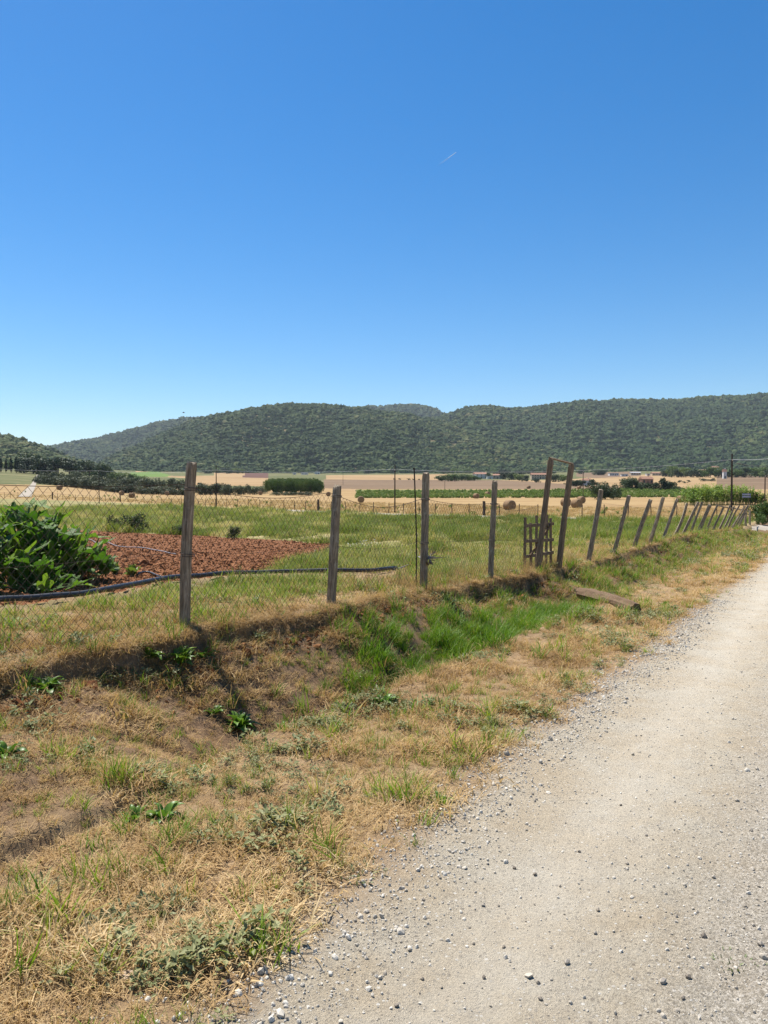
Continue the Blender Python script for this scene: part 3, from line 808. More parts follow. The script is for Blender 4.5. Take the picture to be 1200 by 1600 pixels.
# ------------------------------------------------------------------ trees
M_BARK = simple('bark', [(.3, (.06, .045, .032)), (.7, (.15, .115, .085))], 6, .95, .5, .05)
def foliage_cards(blobs, n, size, mat, seed, flat=.0):
    """leaf clumps spread through the crown, denser towards its skin, with gaps"""
    g_ = np.random.default_rng(seed); V_, F_ = [], []
    vol = np.array([b[3] ** 2 for b in blobs]); vol = vol / vol.sum()
    for i in range(n):
        b = blobs[g_.choice(len(blobs), p=vol)]
        d = g_.normal(0, 1, 3); d /= np.linalg.norm(d)
        rad = b[3] * (g_.uniform(.25, 1.0) ** .45) * (1 + .12 * math.sin(d[0] * 7 + b[0]) * math.sin(d[1] * 6 + d[2] * 5))
        sq = b[4] if len(b) > 4 else 1
        c = Vector((b[0] + d[0] * rad, b[1] + d[1] * rad, b[2] + d[2] * rad * sq))
        nr_ = (Vector(d) + Vector(g_.normal(0, .55, 3))).normalized()
        a = nr_.orthogonal().normalized(); a.rotate(Matrix.Rotation(g_.uniform(0, 6.28), 3, nr_)); bb = nr_.cross(a)
        s = size * g_.uniform(.55, 1.3); k = len(V_)
        V_ += [tuple(c - a * s), tuple(c + bb * s * .55 + nr_ * s * .15), tuple(c + a * s), tuple(c - bb * s * .55 + nr_ * s * .15)]
        F_.append([k, k + 1, k + 2, k + 3])
    return mesh_from('crown', V_, F_, False, (mat,))
def limbs(h, r0, n, top, seed, spread):
    g_ = np.random.default_rng(seed); mb = MB()
    mb.tube([(0, 0, -.3), (.02, 0, h * .35), (-.03, .04, h * .7), (0, 0, top)], [r0 * 1.25, r0, r0 * .7, r0 * .25], 7)
    for k in range(n):
        a = g_.uniform(0, 6.28); z0 = h * g_.uniform(.45, .8); e = Vector((math.cos(a) * spread, math.sin(a) * spread, z0 + (top - z0) * g_.uniform(.4, .9)))
        mb.tube([(0, 0, z0), (e.x * .5, e.y * .5, z0 + (e.z - z0) * .6), e], [r0 * .5, r0 * .32, r0 * .1], 5)
    return mb.mesh('trunk', M_BARK)
M_DARKT = leafmat('dark_tree_leaf', [(0, (.014, .030, .012)), (.5, (.030, .055, .018)), (1, (.060, .090, .028))], .15, .6, .25, None, 0, .4)
M_MIDT = leafmat('mid_tree_leaf', [(0, (.040, .080, .018)), (.5, (.080, .135, .030)), (1, (.15, .20, .05))], .25, .6, .25, None, 0, .4)
M_OLIVE = leafmat('olive_tree_leaf', [(0, (.045, .062, .032)), (.5, (.095, .115, .06)), (1, (.17, .18, .105))], .12, .6, .25, None, 0, .6)
M_CYP = leafmat('cypress_leaf', [(0, (.010, .020, .012)), (1, (.028, .045, .022))], .05, .8, .1, None, 0, .6)
def blobset(seed, n, rx, z0, z1, rmin, rmax):
    g_ = np.random.default_rng(seed)
    return [(g_.normal(0, rx), g_.normal(0, rx), g_.uniform(z0, z1), g_.uniform(rmin, rmax)) for _ in range(n)]
# unit trees: height about 1, crown width about 1
TREES = {}
def unit_tree(key, crown_fn, trunk_me):
    TREES[key] = [(crown_fn(s), trunk_me) for s in range(3)]
unit_tree('broad', lambda s: foliage_cards(blobset(700 + s, 17, .21, .16, .76, .17, .27), 1300, .055, M_DARKT, 710 + s), limbs(.5, .03, 5, .8, 1, .25))
unit_tree('mid', lambda s: foliage_cards(blobset(720 + s, 17, .21, .18, .76, .16, .26), 1300, .055, M_MIDT, 730 + s), limbs(.5, .03, 5, .8, 2, .25))
unit_tree('olive', lambda s: foliage_cards(blobset(740 + s, 15, .22, .18, .74, .18, .28), 1000, .06, M_OLIVE, 750 + s), limbs(.4, .05, 4, .75, 3, .25))
unit_tree('pine', lambda s: foliage_cards([(b[0] * 1.2, b[1] * 1.2, .45 + b[2] * .42, b[3] * .85, .7) for b in blobset(760 + s, 20, .22, .0, .9, .18, .28)], 1200, .055, M_DARKT, 770 + s), limbs(.75, .028, 6, .85, 4, .3))
unit_tree('cypress', lambda s: foliage_cards([(0, 0, .12 + .075 * k, (.5 * math.sin(math.pi * (.12 + .8 * k / 11) ** .8)) * .85, .35) for k in range(12)], 600, .06, M_CYP, 790 + s), limbs(.3, .05, 0, .6, 5, .1))
unit_tree('bush', lambda s: foliage_cards(blobset(800 + s, 12, .24, .16, .70, .16, .27), 1500, .038, M_DARKT, 810 + s), limbs(.25, .03, 6, .7, 6, .3))
M_REED = leafmat('reed_leaf', [(0, (.10, .17, .022)), (.5, (.18, .28, .035)), (1, (.30, .38, .08))], .3, .5, .3, None, 0, .8)
tree_n = {}
def tree(kind, px, base_y, hpx, wpx, label, name='tree', cat='tree', group=None, Y=None):
    p = at(px, Y) if Y else hit(px, base_y)
    k = tree_n.get(kind, 0); tree_n[kind] = k + 1
    cr_, tr_ = TREES[kind][k % 3]
    h = hpx / F * p.y; w = wpx / F * p.y
    t = thing(name, label, cat, p, random.uniform(0, 6.28), group)
    t.scale = (w, w, h)
    link('crown', cr_, t); link('trunk', tr_, t)
    return t

# valley trees, left to right
for i, (px, hp, w) in enumerate([(-9, 28, 8), (2, 26, 7), (10, 24, 6), (18, 27, 7), (26, 27, 8)]):
    tree('cypress', px, 748, hp, w, 'slim dark cypress in the row at the left edge' if i < 4 else 'slim dark cypress standing last in the row towards the track', 'cypress_tree', 'tree', 'cypresses at the left edge', Y=430)
lab = 'dark broadleaf tree in the belt below the valley gap'
for px, top, w, Y in [(38, 722, 34, 440), (52, 714, 42, 450), (68, 718, 36, 445), (80, 726, 26, 450)]:
    tree('broad', px, 0, 748 - top, w, lab, 'broadleaf_tree', 'tree', 'dark tree belt at left', Y=Y)
for px, top, w in [(92, 718, 34), (108, 717, 38), (125, 718, 38), (141, 720, 30)]:
    tree('pine', px, 0, 748 - top, w, 'dark umbrella pine in the flat topped belt below the gap', 'pine_tree', 'tree', 'umbrella pines at left', Y=450)
tree('broad', 160, 0, 30, 26, 'tall dark tree at the right end of the left tree belt', 'broadleaf_tree', 'tree', Y=440)
tree('mid', 176, 0, 16, 16, 'small tree beside the tall dark tree of the belt', 'broadleaf_tree', 'tree', Y=470)
for px, w, h in [(190, 26, 15), (205, 22, 13), (147, 26, 15), (115, 26, 15), (75, 26, 15), (30, 30, 14), (220, 18, 10), (10, 24, 13)]:
    tree('mid', px, 0, h, w, 'low green tree in front of the left woodland foot', 'broadleaf_tree', 'tree', 'low trees at the woodland foot', Y=520)
# olive row
px = 62.0; k = 0
while px < 300:
    w = random.uniform(17, 24)
    tree('olive', px, 0, random.uniform(13, 19) * (1.0 - .0009 * (px - 60)), w, 'grey green olive tree in the long row behind the bales', 'olive_tree', 'tree', 'olive row behind the hay bales', Y=262 - .10 * (px - 60) + random.uniform(-4, 4))
    px += w * .40
px = 66.0
while px < 300:
    tree('olive', px, 0, random.uniform(15, 22), random.uniform(18, 24), 'olive tree in the second row behind the first', 'olive_tree', 'tree', 'second olive row', Y=300 + random.uniform(-6, 6)); px += random.uniform(10, 14)
px = 312.0
while px < 366:
    tree('olive', px, 0, random.uniform(17, 22), random.uniform(17, 22), 'olive tree in the clump right of the nearest tall post', 'olive_tree', 'tree', 'olive clump right of the nearest post', Y=246 + random.uniform(-4, 4)); px += 8
for px, h, w in [(372, 15, 14), (381, 18, 14), (391, 17, 14), (398, 14, 10)]:
    tree('olive', px, 0, h, w, 'olive tree in the short gap row before the grove', 'olive_tree', 'tree', 'olives before the grove', Y=246)
# square grove of trees with pale trunks
for row in range(5):
    n = 12 + row
    for k in range(n):
        Yr = 262 + row * 16
        tree('mid', 419 + (80 - 3 * row) * k / (n - 1) + random.uniform(-1.2, 1.2) + row * 1.5, 0, random.uniform(21, 24) * 262 / Yr, random.uniform(11, 14), 'tree in the front row of the square plantation' if row == 0 else 'tree in the %s row of the square plantation' % ('', 'second', 'third', 'fourth', 'rearmost')[row], 'plantation_tree', 'tree', 'plantation front row' if row == 0 else 'plantation inner rows', Y=Yr)
tree('olive', 408, 0, 14, 16, 'small round tree at the left corner of the plantation', 'olive_tree', 'tree', Y=256)
for px in (432, 446, 458, 470, 482):
    tree('bush', px, 0, 7, 18, 'low green hedge bush below the plantation', 'bush', 'bush', 'hedge below the plantation', Y=236)
# village side
for px, by, h, w, kd in [(690, 752, 9, 11, 'mid'), (700, 752, 10, 12, 'mid'), (710, 752, 10, 13, 'mid'), (722, 751, 10, 12, 'mid'), (733, 751, 9, 12, 'mid'), (742, 751, 7, 10, 'mid')]:
    tree(kd, px, by, h * 1.2, w * 1.6, 'green tree in the long hedge left of the farm houses', 'hedge_tree', 'tree', 'hedge left of the farm houses')
for px, by, h, w, kd in [(752, 748, 8, 9, 'broad'), (764, 748, 9, 10, 'broad'), (790, 749, 13, 14, 'broad'), (800, 750, 12, 13, 'broad'), (812, 751, 10, 12, 'mid'), (822, 752, 9, 10, 'broad'), (838, 754, 6, 8, 'broad'), (868, 753, 12, 12, 'broad'), (880, 752, 10, 12, 'mid')]:
    tree(kd, px, by, h * 1.15, w * 1.45, 'dark tree between the far farm houses', 'farm_tree', 'tree', 'trees among the farm houses')
for px, by, h, w in [(893, 759, 9, 10), (899, 760, 9, 10), (905, 760, 11, 10), (926, 759, 10, 11)]:
    tree('broad', px, by, h * 1.1, w * 1.5, 'dark tree beside the small white house', 'farm_tree', 'tree', 'trees beside the small white house')
for px, h, w in [(934, 23, 22), (946, 27, 30), (958, 22, 24)]:
    tree('bush', px, 0, h * 1.3, w * 1.25, 'round dark bush at the head of the vine strip' if px == 946 else 'side lobe bush growing against the round dark bush', 'bush', 'bush', None if px == 946 else 'bushes beside the round dark bush', Y=185)
for px, by, h, w in [(977, 764, 15, 14), (987, 765, 20, 18), (996, 765, 13, 14), (1008, 766, 12, 16), (1024, 766, 13, 14), (1037, 766, 19, 15), (1046, 766, 14, 16), (1054, 767, 8, 10)]:
    tree('broad', px, by, h * 1.1, w * 1.4, 'dark garden tree in the group round the ruined brown house', 'garden_tree', 'tree', 'trees round the ruined brown house')
for px, by, h, w in [(1050, 746, 16, 14), (1060, 746, 12, 14), (1072, 746, 14, 15), (1084, 746, 11, 13), (1098, 746, 11, 14), (1110, 746, 14, 12), (1118, 746, 15, 12), (1128, 746, 10, 12), (1150, 746, 12, 16), (1162, 746, 14, 16), (1174, 746, 13, 16), (1186, 746, 15, 17), (1198, 746, 14, 16), (1040, 745, 10, 10), (1210, 746, 15, 18)]:
    tree(random.choice(['broad', 'mid']), px, by, h * 1.25, w * 1.6, 'tree in the belt below the hill at right', 'belt_tree', 'tree', 'tree belt below the right hill')
for px in (1135, 1140):
    tree('cypress', px, 746, 16, 3.2, 'thin dark cypress beside the white tower house', 'cypress_tree', 'tree', 'cypress pair by the tower house')
for px, by, h, w in [(1076, 753, 4, 7), (1100, 752, 6, 12), (1112, 752, 6, 14), (1062, 754, 5, 7), (1070, 755, 4, 8)]:
    tree('bush', px, by, h, w, 'low dark bush on the straw field behind the reeds', 'bush', 'bush', 'bushes behind the reeds')
for px, by, h, w in [(616, 749.5, 2.6, 4), (624, 749.5, 3, 5), (639, 750, 3.4, 5), (646, 750, 2.6, 4), (655, 750, 2.6, 4), (661, 750, 2.6, 4)]:
    tree('bush', px, by, h, w, 'tiny dark shrub on the edge of the pale field', 'shrub', 'shrub', 'shrubs on the pale field edge')
for k in range(64):
    px = random.uniform(300, 960)
    tree(random.choice(['broad', 'mid', 'bush']), px, 740 + random.uniform(-2.5, .5) + max(0, (px - 700) * .012), random.uniform(6, 10), random.uniform(10, 20), 'small tree at the hill foot ' + ('left of the plantation' if px < 420 else 'above the plantation' if px < 510 else 'above the pale field' if px < 690 else 'above the farm hedge' if px < 800 else 'behind the gate posts'), 'foot_tree', 'tree', 'trees along the hill foot')

# rank weeds at the far edge of the red plot
for px, by, h, w, lab in ((212, 832, 38, 34, 'leafy green weed bush at the far edge of the red plot, left'), (183, 830, 30, 24, 'smaller weed bush beside the left weed bush behind the plot'), (366, 842, 26, 24, 'green weed bush behind the red plot, right of the nearest post'), (286, 836, 20, 22, 'low weed bush behind the red plot beside the nearest post')):
    tree('bush', px, by, h, w, lab, 'weed_bush', 'weed')
# giant reeds
def reed_clump(px, Y, hpx, label):
    p = at(px, Y); h = hpx / F * Y
    g_ = np.random.default_rng(int(px)); st = MB(); V_, F_ = [], []
    for k in range(26):
        bx, by = g_.normal(0, .9, 2); hh = h * g_.uniform(.7, 1.05); lx, ly = g_.normal(0, .25, 2)
        st.tube([(bx, by, 0), (bx + lx * .4, by + ly * .4, hh * .5), (bx + lx, by + ly, hh * .9)], [.016, .014, .008], 3, False)
        for q in range(16):
            f_ = g_.uniform(.15, 1.0); c = Vector((bx + lx * f_, by + ly * f_, hh * .92 * f_)); a = g_.uniform(0, 6.28)
            d = Vector((math.cos(a), math.sin(a), .5)); s = g_.uniform(.4, .75); sd_ = Vector((-math.sin(a), math.cos(a), 0)) * .06; n0 = len(V_)
            V_ += [tuple(c - sd_ * .5), tuple(c + sd_ * .5), tuple(c + d * s * .6 + sd_), tuple(c + d * s * .6 - sd_), tuple(c + Vector((d.x * s * 1.1, d.y * s * 1.1, d.z * s * .6)))]
            F_ += [[n0, n0 + 1, n0 + 2, n0 + 3], [n0 + 3, n0 + 2, n0 + 4]]
    t = thing('reed_clump', label, 'reeds', p, 0, 'giant reeds right of the round bush')
    link('stalks', st.mesh('stalks', M_REED), t, kind='stuff'); link('foliage', mesh_from('foliage', V_, F_, False, (M_REED,)), t)
for k in range(22):
    px = 1072 + 5.6 * k
    hp = 1.12 * [19, 25, 28, 30, 30, 31, 30, 31, 30, 29, 30, 28, 29, 30, 30, 29, 28, 27, 24, 22, 18, 16][k]
    reed_clump(px + random.uniform(-1, 1), 132 + random.uniform(-3, 5), hp, 'bright green giant reeds in the thicket behind the tall pole')
for px, Y, h, w in [(1186, 64, 30, 26), (1200, 62, 36, 34), (1214, 63, 38, 34), (1192, 58, 18, 18)]:
    tree('mid', px, 0, h, w, 'leafy hedge bush at the right edge by the side road', 'hedge_bush', 'bush', 'hedge bushes at the right edge', Y=Y)

# vine rows: one green band
n = 3400
px = rng.uniform(556, 1128, n); row = rng.integers(0, 9, n)
Yv = 205 + row * 11.0 + rng.normal(0, .4, n)
x = (px - 600) / F * Yv; z = height(x, Yv)
M_VINE = leafmat('vine_leaf', [(0, (.09, .15, .025)), (.5, (.16, .24, .045)), (1, (.27, .33, .08))], .3, .6, .25, None, 0, .3)
vineP = [proto('vine', foliage_cards(blobset(900 + s, 5, .35, .3, .9, .3, .45), 60, .22, M_VINE, 910 + s)) for s in range(3)]
scatter('vines', np.stack([x, Yv, z], 1), norm_rot(n), rng.uniform(.4, .8, n), rng.integers(0, 3, n), vineP, None, 'green vine rows in a strip behind the hay field', 'vines')
# weeds along the dry field edges
n = 900
th = np.radians(rng.uniform(-27, 27, n)); rad = rng.uniform(70, 235, n); x, y = np.sin(th) * rad, np.cos(th) * rad; z = height(x, y); px, py = project(x, y, z)
ok = (np.abs(py - midline(px) + 6) < 6) & (rng.random(n) < .3)
x, y, z = x[ok], y[ok], z[ok]
scatter('field_weeds', np.stack([x, y, z], 1), norm_rot(len(x)), rng.uniform(.2, .5, len(x)), rng.integers(0, 3, len(x)), vineP, None, 'low weeds growing along the dry field strips', 'weeds')

# ------------------------------------------------------------------ hay bales
def bale_mat():
    m, nt, N, L, P = newmat('hay')
    o = objpos(nt)
    sep = N.new('ShaderNodeSeparateXYZ'); L.new(o, sep.inputs[0])
    rad = math_node(nt, 'SQRT', math_node(nt, 'ADD', math_node(nt, 'POWER', sep.outputs[0], 2), math_node(nt, 'POWER', sep.outputs[2], 2)))
    w = math_node(nt, 'SINE', math_node(nt, 'MULTIPLY', rad, 75))
    n = noise_node(nt, 14, 6, o, .7)
    f = math_node(nt, 'ADD', math_node(nt, 'MULTIPLY', w, .12), n.outputs[0])
    L.new(ramp(nt, f, [(.3, (0.145, 0.085, 0.0382)), (.5, (0.272, 0.17, 0.085)), (.75, (0.391, 0.272, 0.145))]), P.inputs['Base Color'])
    P.inputs['Roughness'].default_value = .95; bump(nt, P, f, .8, .03)
    return m
M_HAY = bale_mat()
def bale_mesh(seed):
    g_ = np.random.default_rng(seed); prof = [(-.60, 0), (-.61, .35), (-.59, .52), (-.54, .615), (-.46, .65), (-.2, .66), (.2, .66), (.46, .65), (.54, .615), (.59, .52), (.61, .35), (.60, 0)]
    n = 28; V_, F_ = [], []
    for (yy, r_) in prof:
        for k in range(n):
            a = 2 * math.pi * k / n; q = r_ * (1 + g_.normal(0, .008))
            V_.append((math.cos(a) * q, yy + g_.normal(0, .008), max(math.sin(a) * q, -.60)))
    for i in range(len(prof) - 1):
        for k in range(n): F_.append([i * n + k, i * n + (k + 1) % n, (i + 1) * n + (k + 1) % n, (i + 1) * n + k])
    return mesh_from('bale', V_, F_, True, (M_HAY,))
BALES = [bale_mesh(s) for s in range(3)]
bl = [(93, 765.5, 62, 'far left hay bale near the pale farm track'), (176, 766.5, 20, 'small round hay bale right of the left thin pole'), (190, 774, 40, 'hay bale touching the low posts left of the pale bale'),
      (206, 778, 75, 'hay bale lying side on with its pale flank lit'), (255, 767, 15, 'rear hay bale of the pair left of the nearest post'), (261, 774, 10, 'front hay bale of the pair left of the nearest post'),
      (407, 773.5, 12, 'front hay bale of the pair below the plantation'), (400, 768, 70, 'rear hay bale of the pair below the plantation'), (513, 775.5, 8, 'hay bale just left of the second fence post'),
      (564, 785.5, 5, 'hay bale between second fence post and the thin pole'), (662, 775.5, 30, 'hay bale half hidden by the third fence post'), (744, 779, 35, 'left hay bale of the two seen between third and fourth post'),
      (762, 775, 35, 'right hay bale peeking beside the fourth post'), (796, 797.5, 28, 'largest hay bale with its round end facing, right of fourth post'), (826, 763.8, 25, 'tiny hay bale on the rear field left of the gate'),
      (884, 791.5, 30, 'hay bale behind the right gate post'), (901, 794, 30, 'front hay bale of the pair right of the gate'), (908, 786.5, 30, 'rear hay bale of the pair right of the gate'),
      (905, 764.5, 30, 'tiny hay bale on the rear field left of the round bush'), (1063, 785, 32, 'hay bale behind the leaning posts'), (1061, 766, 80, 'tiny pale hay bale left of the reeds')]
for i, (px, by, rot, lab) in enumerate(bl):
    p = hit(px, by)
    o = link('hay_bale', BALES[i % 3], None, p + Vector((0, 0, .66)), None, lab, 'hay bale', 'round hay bales on the stubble')
    o.rotation_euler = (0, 0, R(rot)); o.scale = (1.04, 1.04, 1.04)

# ------------------------------------------------------------------ near fence
def wood_mat(name, cols, scale=9, lich=True):
    m, nt, N, L, P = newmat(name)
    o = objpos(nt); mp = N.new('ShaderNodeMapping'); mp.inputs['Scale'].default_value = (1, 1, .09); L.new(o, mp.inputs[0])
    oi = N.new('ShaderNodeObjectInfo')
    ad = N.new('ShaderNodeVectorMath'); ad.operation = 'ADD'; L.new(mp.outputs[0], ad.inputs[0])
    cb = N.new('ShaderNodeCombineXYZ'); L.new(math_node(nt, 'MULTIPLY', oi.outputs['Random'], 40), cb.inputs[0]); L.new(cb.outputs[0], ad.inputs[1])
    n = noise_node(nt, scale * 6, 7, ad.outputs[0], .7); n2 = noise_node(nt, 7, 5, o, .65)
    c = ramp(nt, n.outputs[0], cols)
    if lich: c = mixc(nt, ramp(nt, n2.outputs[0], [(.56, (0, 0, 0)), (.68, (.55, .55, .55))]), c, (.50, .46, .36))
    L.new(c, P.inputs['Base Color']); P.inputs['Roughness'].default_value = .92; P.inputs['Specular IOR Level'].default_value = .2
    bump(nt, P, n.outputs[0], .9, .012)
    return m
M_POST = wood_mat('weathered_post', [(.28, (.06, .046, .031)), (.5, (.25, .195, .135)), (.74, (.56, .465, .345))])
M_GATE = wood_mat('old_gate_wood', [(.28, (.07, .05, .033)), (.5, (.20, .145, .095)), (.74, (.38, .29, .195))], lich=False)
M_LOG = wood_mat('grey_log', [(.28, (0.0517, 0.0338, 0.0198)), (.5, (0.138, 0.0882, 0.051)), (.74, (0.259, 0.172, 0.102))], lich=False)
M_RUST = simple('rusty_wire', [(.3, (.045, .030, .022)), (.7, (.11, .075, .055))], 30, .6)
M_STEEL = simple('dark_steel', [(.3, (.018, .014, .012)), (.7, (.05, .038, .03))], 20, .7)
def post_mesh(w, d, h, seed, split=False):
    """square weathered post with worn corners, uneven faces and a chipped top; origin at ground level"""
    g_ = np.random.default_rng(seed); prof = []
    c = .16
    ring = [(-1 + c, -1), (0, -1.02), (1 - c, -1), (1, -1 + c), (1.02, 0), (1, 1 - c), (1 - c, 1), (0, 1.02), (-1 + c, 1), (-1, 1 - c), (-1.02, 0), (-1, -1 + c)]
    zs = [-.5, 0] + list(np.linspace(.08, .97, 9) * h) + [h]
    n = len(ring); V_, F_ = [], []
    bend = g_.normal(0, .018, 2)
    for i, z in enumerate(zs):
        f_ = max(0, z / h); k = 1 - .06 * f_ - (.10 if i == len(zs) - 1 else 0)
        for (a, b) in ring:
            V_.append((a * w / 2 * k * (1 + g_.normal(0, .05)) + bend[0] * math.sin(f_ * 3.1), b * d / 2 * k * (1 + g_.normal(0, .05)) + bend[1] * math.sin(f_ * 3.1), z + (g_.normal(0, .014) if i == len(zs) - 1 else 0)))
    for i in range(len(zs) - 1):
        for k in range(n): F_.append([i * n + k, i * n + (k + 1) % n, (i + 1) * n + (k + 1) % n, (i + 1) * n + k])
    b0 = (len(zs) - 1) * n; V_.append((bend[0] * .04, 0, h + .012)); F_ += [[b0 + k, b0 + (k + 1) % n, len(V_) - 1] for k in range(n)]
    return mesh_from('post', V_, F_, False, (M_POST,))
FANG = math.atan2(FY, FX)                 # heading of the fence in plan
def fpos(u, v=0.0):
    x, y = xy_of(u, v); return Vector((float(x), float(y), gz(float(x), float(y))))
def u_of_px(px):
    t_ = (px - 600) / F
    return (t_ * OY - OX) / (FX - t_ * FY)          # along v = 0
def lean_rot(lean, along=0.0, twist=0.0):
    """tilt towards the ditch (+v) by lean degrees and along the fence by along degrees"""
    n_ = Vector((FY, -FX, 0)); a_ = Vector((FX, FY, 0))
    M = Matrix.Rotation(R(lean), 3, Vector((0, 0, 1)).cross(n_)) @ Matrix.Rotation(R(along), 3, Vector((0, 0, 1)).cross(a_)) @ Matrix.Rotation(FANG + R(twist), 3, 'Z')
    return M.to_euler()

fa = thing('wire_mesh_fence', 'square wooden post fence with rusty chain link mesh along the vegetable plot', 'fence', fpos(0))
fb = thing('leaning_post_fence', 'row of wooden posts leaning over the ditch beyond the gate', 'fence', fpos(u_of_px(919)))
PA = [(-330, 1.5, .085, 2, 0, 3), (285, 1.53, .080, 3.8, 0, 8), (515, 1.42, .085, 3.2, .5, -9), (660, 1.70, .094, 1.2, 0, 4), (765, 1.72, .096, 2.4, 0.5, 14)]
post_info = []
for i, (px, h, w, lean, al, tw) in enumerate(PA):
    uu = u_of_px(px) if px > -200 else u_of_px(285) - 2.75
    p = fpos(uu, .02); p.z = float(zf_of(uu)) - .02
    o = link('post', post_mesh(w, w * .95, h, 20 + i), fa); o.location = p - fa.location; o.rotation_euler = lean_rot(lean, al, tw)
    post_info.append((uu, p, h, lean))
    for hz in (1.30 if h < 1.6 else 1.33, .70):                      # rusty wire wound round the post
        mb = MB(); rr_ = w * .74
        mb.tube([(rr_ * .98 * math.cos(q) , rr_ * .98 * math.sin(q), hz + .012 * math.sin(q * .5)) for q in np.linspace(0, 12.2, 40)], .0032, 4, False)
        o2 = link('wire_tie', mb.mesh('tie', M_RUST), fa); o2.location = p - fa.location; o2.rotation_euler = lean_rot(lean, al, tw)
bits = [(919.5, 768.5, 880, 7.5), (958.7, 773, 864, 12.5), (990.7, 777.6, 852, 17), (1015, 779, 849, 17.5), (1036, 781, 844, 17), (1053, 785.6, 837, 20), (1066.7, 785.6, 837, 21.5), (1078.7, 788, 836, 20), (1091, 789, 832, 22), (1104, 790.7, 831, 23), (1113, 791, 829, 23), (1123, 791, 829, 24), (1130, 792, 828, 25), (1137, 792, 828, 26), (1143, 792, 828, 26), (1148, 792, 828, 25), (1153, 792, 828, 22)]
infoB = []
for i, (px, ty, by, lean) in enumerate(bits):
    uu = u_of_px(px); p = fpos(uu, .0); p.z = float(zf_of(uu)) - .03
    h = (by - ty) / F * p.y / math.cos(R(lean)) + .05
    w = (.098 + random.uniform(-.014, .014)) if i != 8 else .16
    o = link('post', post_mesh(w if i < 9 else .10, w * .95 if i < 9 else .09, h, 50 + i), fb); o.location = p - fb.location; o.rotation_euler = lean_rot(lean + random.uniform(-2.5, 2.5), random.uniform(-3, 3), random.uniform(-30, 30))
    infoB.append((uu, p, h, lean))
# end posts and hand rail of the far section
for px, Yd in ((1166, 50.5), (1172, 54)):
    uu = u_of_px(px); p = fpos(uu); o = link('end_post', post_mesh(.12, .12, .95, 80 + px), fb); o.location = p - fb.location
def tip(p, h, lean): return p + Vector((FY, -FX, 0)) * h * math.sin(R(lean)) + Vector((0, 0, h * math.cos(R(lean))))
a = tip(*infoB[9][1:]); b = fpos(u_of_px(1173)) + Vector((0, 0, .98))
mb = MB(); mb.tube([a - fb.location - Vector((.1, .1, 0)), (a + b) / 2 - fb.location + Vector((0, 0, -.02)), b - fb.location], .035, 6)
link('top_rail', mb.mesh('rail', M_POST), fb)
for k, f_ in enumerate((.82, .45)):
    mb = MB(); prev = None; pts = []
    for (uu, p, h, ln) in infoB: pts.append(tip(p, h * f_, ln) - fb.location)
    mb.tube(pts, .0022, 4); link('wire', mb.mesh('wire', M_RUST), fb)
# chain link, one panel per bay
gate_uL, gate_uR = u_of_px(838), u_of_px(872)
ends = [i_[0] for i_ in post_info] + [gate_uL]
def wire_strip(pts_list, rad, name):
    """many thin three-sided wires given as polylines (numpy), one mesh"""
    V_, F_ = [], []
    off = 0
    tri = np.array([[math.cos(a_), math.sin(a_)] for a_ in (0, 2.094, 4.189)]) * rad
    nrm = np.array([FY, -FX, 0.0])
    for P_ in pts_list:
        P_ = np.asarray(P_); n = len(P_)
        tg = np.gradient(P_, axis=0); tg /= np.linalg.norm(tg, axis=1, keepdims=True) + 1e-9
        s_ = np.cross(tg, nrm); s_ /= np.linalg.norm(s_, axis=1, keepdims=True) + 1e-9
        rings = P_[:, None, :] + s_[:, None, :] * tri[None, :, 0:1] + nrm[None, None, :] * tri[None, :, 1:2]
        V_.append(rings.reshape(-1, 3))
        i_ = np.arange(n - 1)[:, None] * 3; k_ = np.arange(3)[None, :]
        F_.append((np.stack([i_ + k_, i_ + (k_ + 1) % 3, i_ + 3 + (k_ + 1) % 3, i_ + 3 + k_], -1).reshape(-1, 4)) + off)
        off += n * 3
    return mesh_from(name, np.concatenate(V_), np.concatenate(F_), True, (M_RUST,))
MESH_H = 1.30
def fence_pt(uu, h, bulge=0.0):
    """point on the (slightly leaning) plane of the mesh at height h above the field"""
    x_, y_ = xy_of(uu, -.06 + h * .045 + bulge)
    return np.stack([x_, y_, zf_of(uu) + h], -1)
ca, cb_ = .043, .048
for bi in range(len(ends) - 1):
    u0, u1 = ends[bi], ends[bi + 1]
    n = int((u1 - u0) / ca); wires = []
    nj = int(MESH_H / cb_)
    j = np.arange(nj + 1)
    for k in range(n):
        uu = u0 + (k + ((j + k) % 2)) * ca
        sag = (.05 + .05 * ((bi * 37) % 3)) * np.sin(np.pi * np.clip((uu - u0) / (u1 - u0), 0, 1)) * (j / nj)
        hh = .02 + j * cb_ - sag + .012 * (vn(uu * 2, j * .1, 5) - .5)
        wires.append(fence_pt(uu, hh, .11 * (vn(uu * 1.3, hh * 1.5, 6) - .5)))
    o = link('chain_link_panel', wire_strip(wires, .0020, 'chain_link'), fa); o.data.transform(Matrix.Translation(-fa.location))
    o['kind'] = 'stuff'
    uu = np.linspace(u0, u1, 24)
    for hh in (MESH_H, .68):
        sg = (.05 + .05 * ((bi * 37) % 3)) * np.sin(np.pi * (uu - u0) / (u1 - u0)) * hh / MESH_H
        o = link('tension_wire', wire_strip([fence_pt(uu, hh - sg + .02)], .0036 if hh > 1 else .0022, 'tension_wire'), fa); o.data.transform(Matrix.Translation(-fa.location))

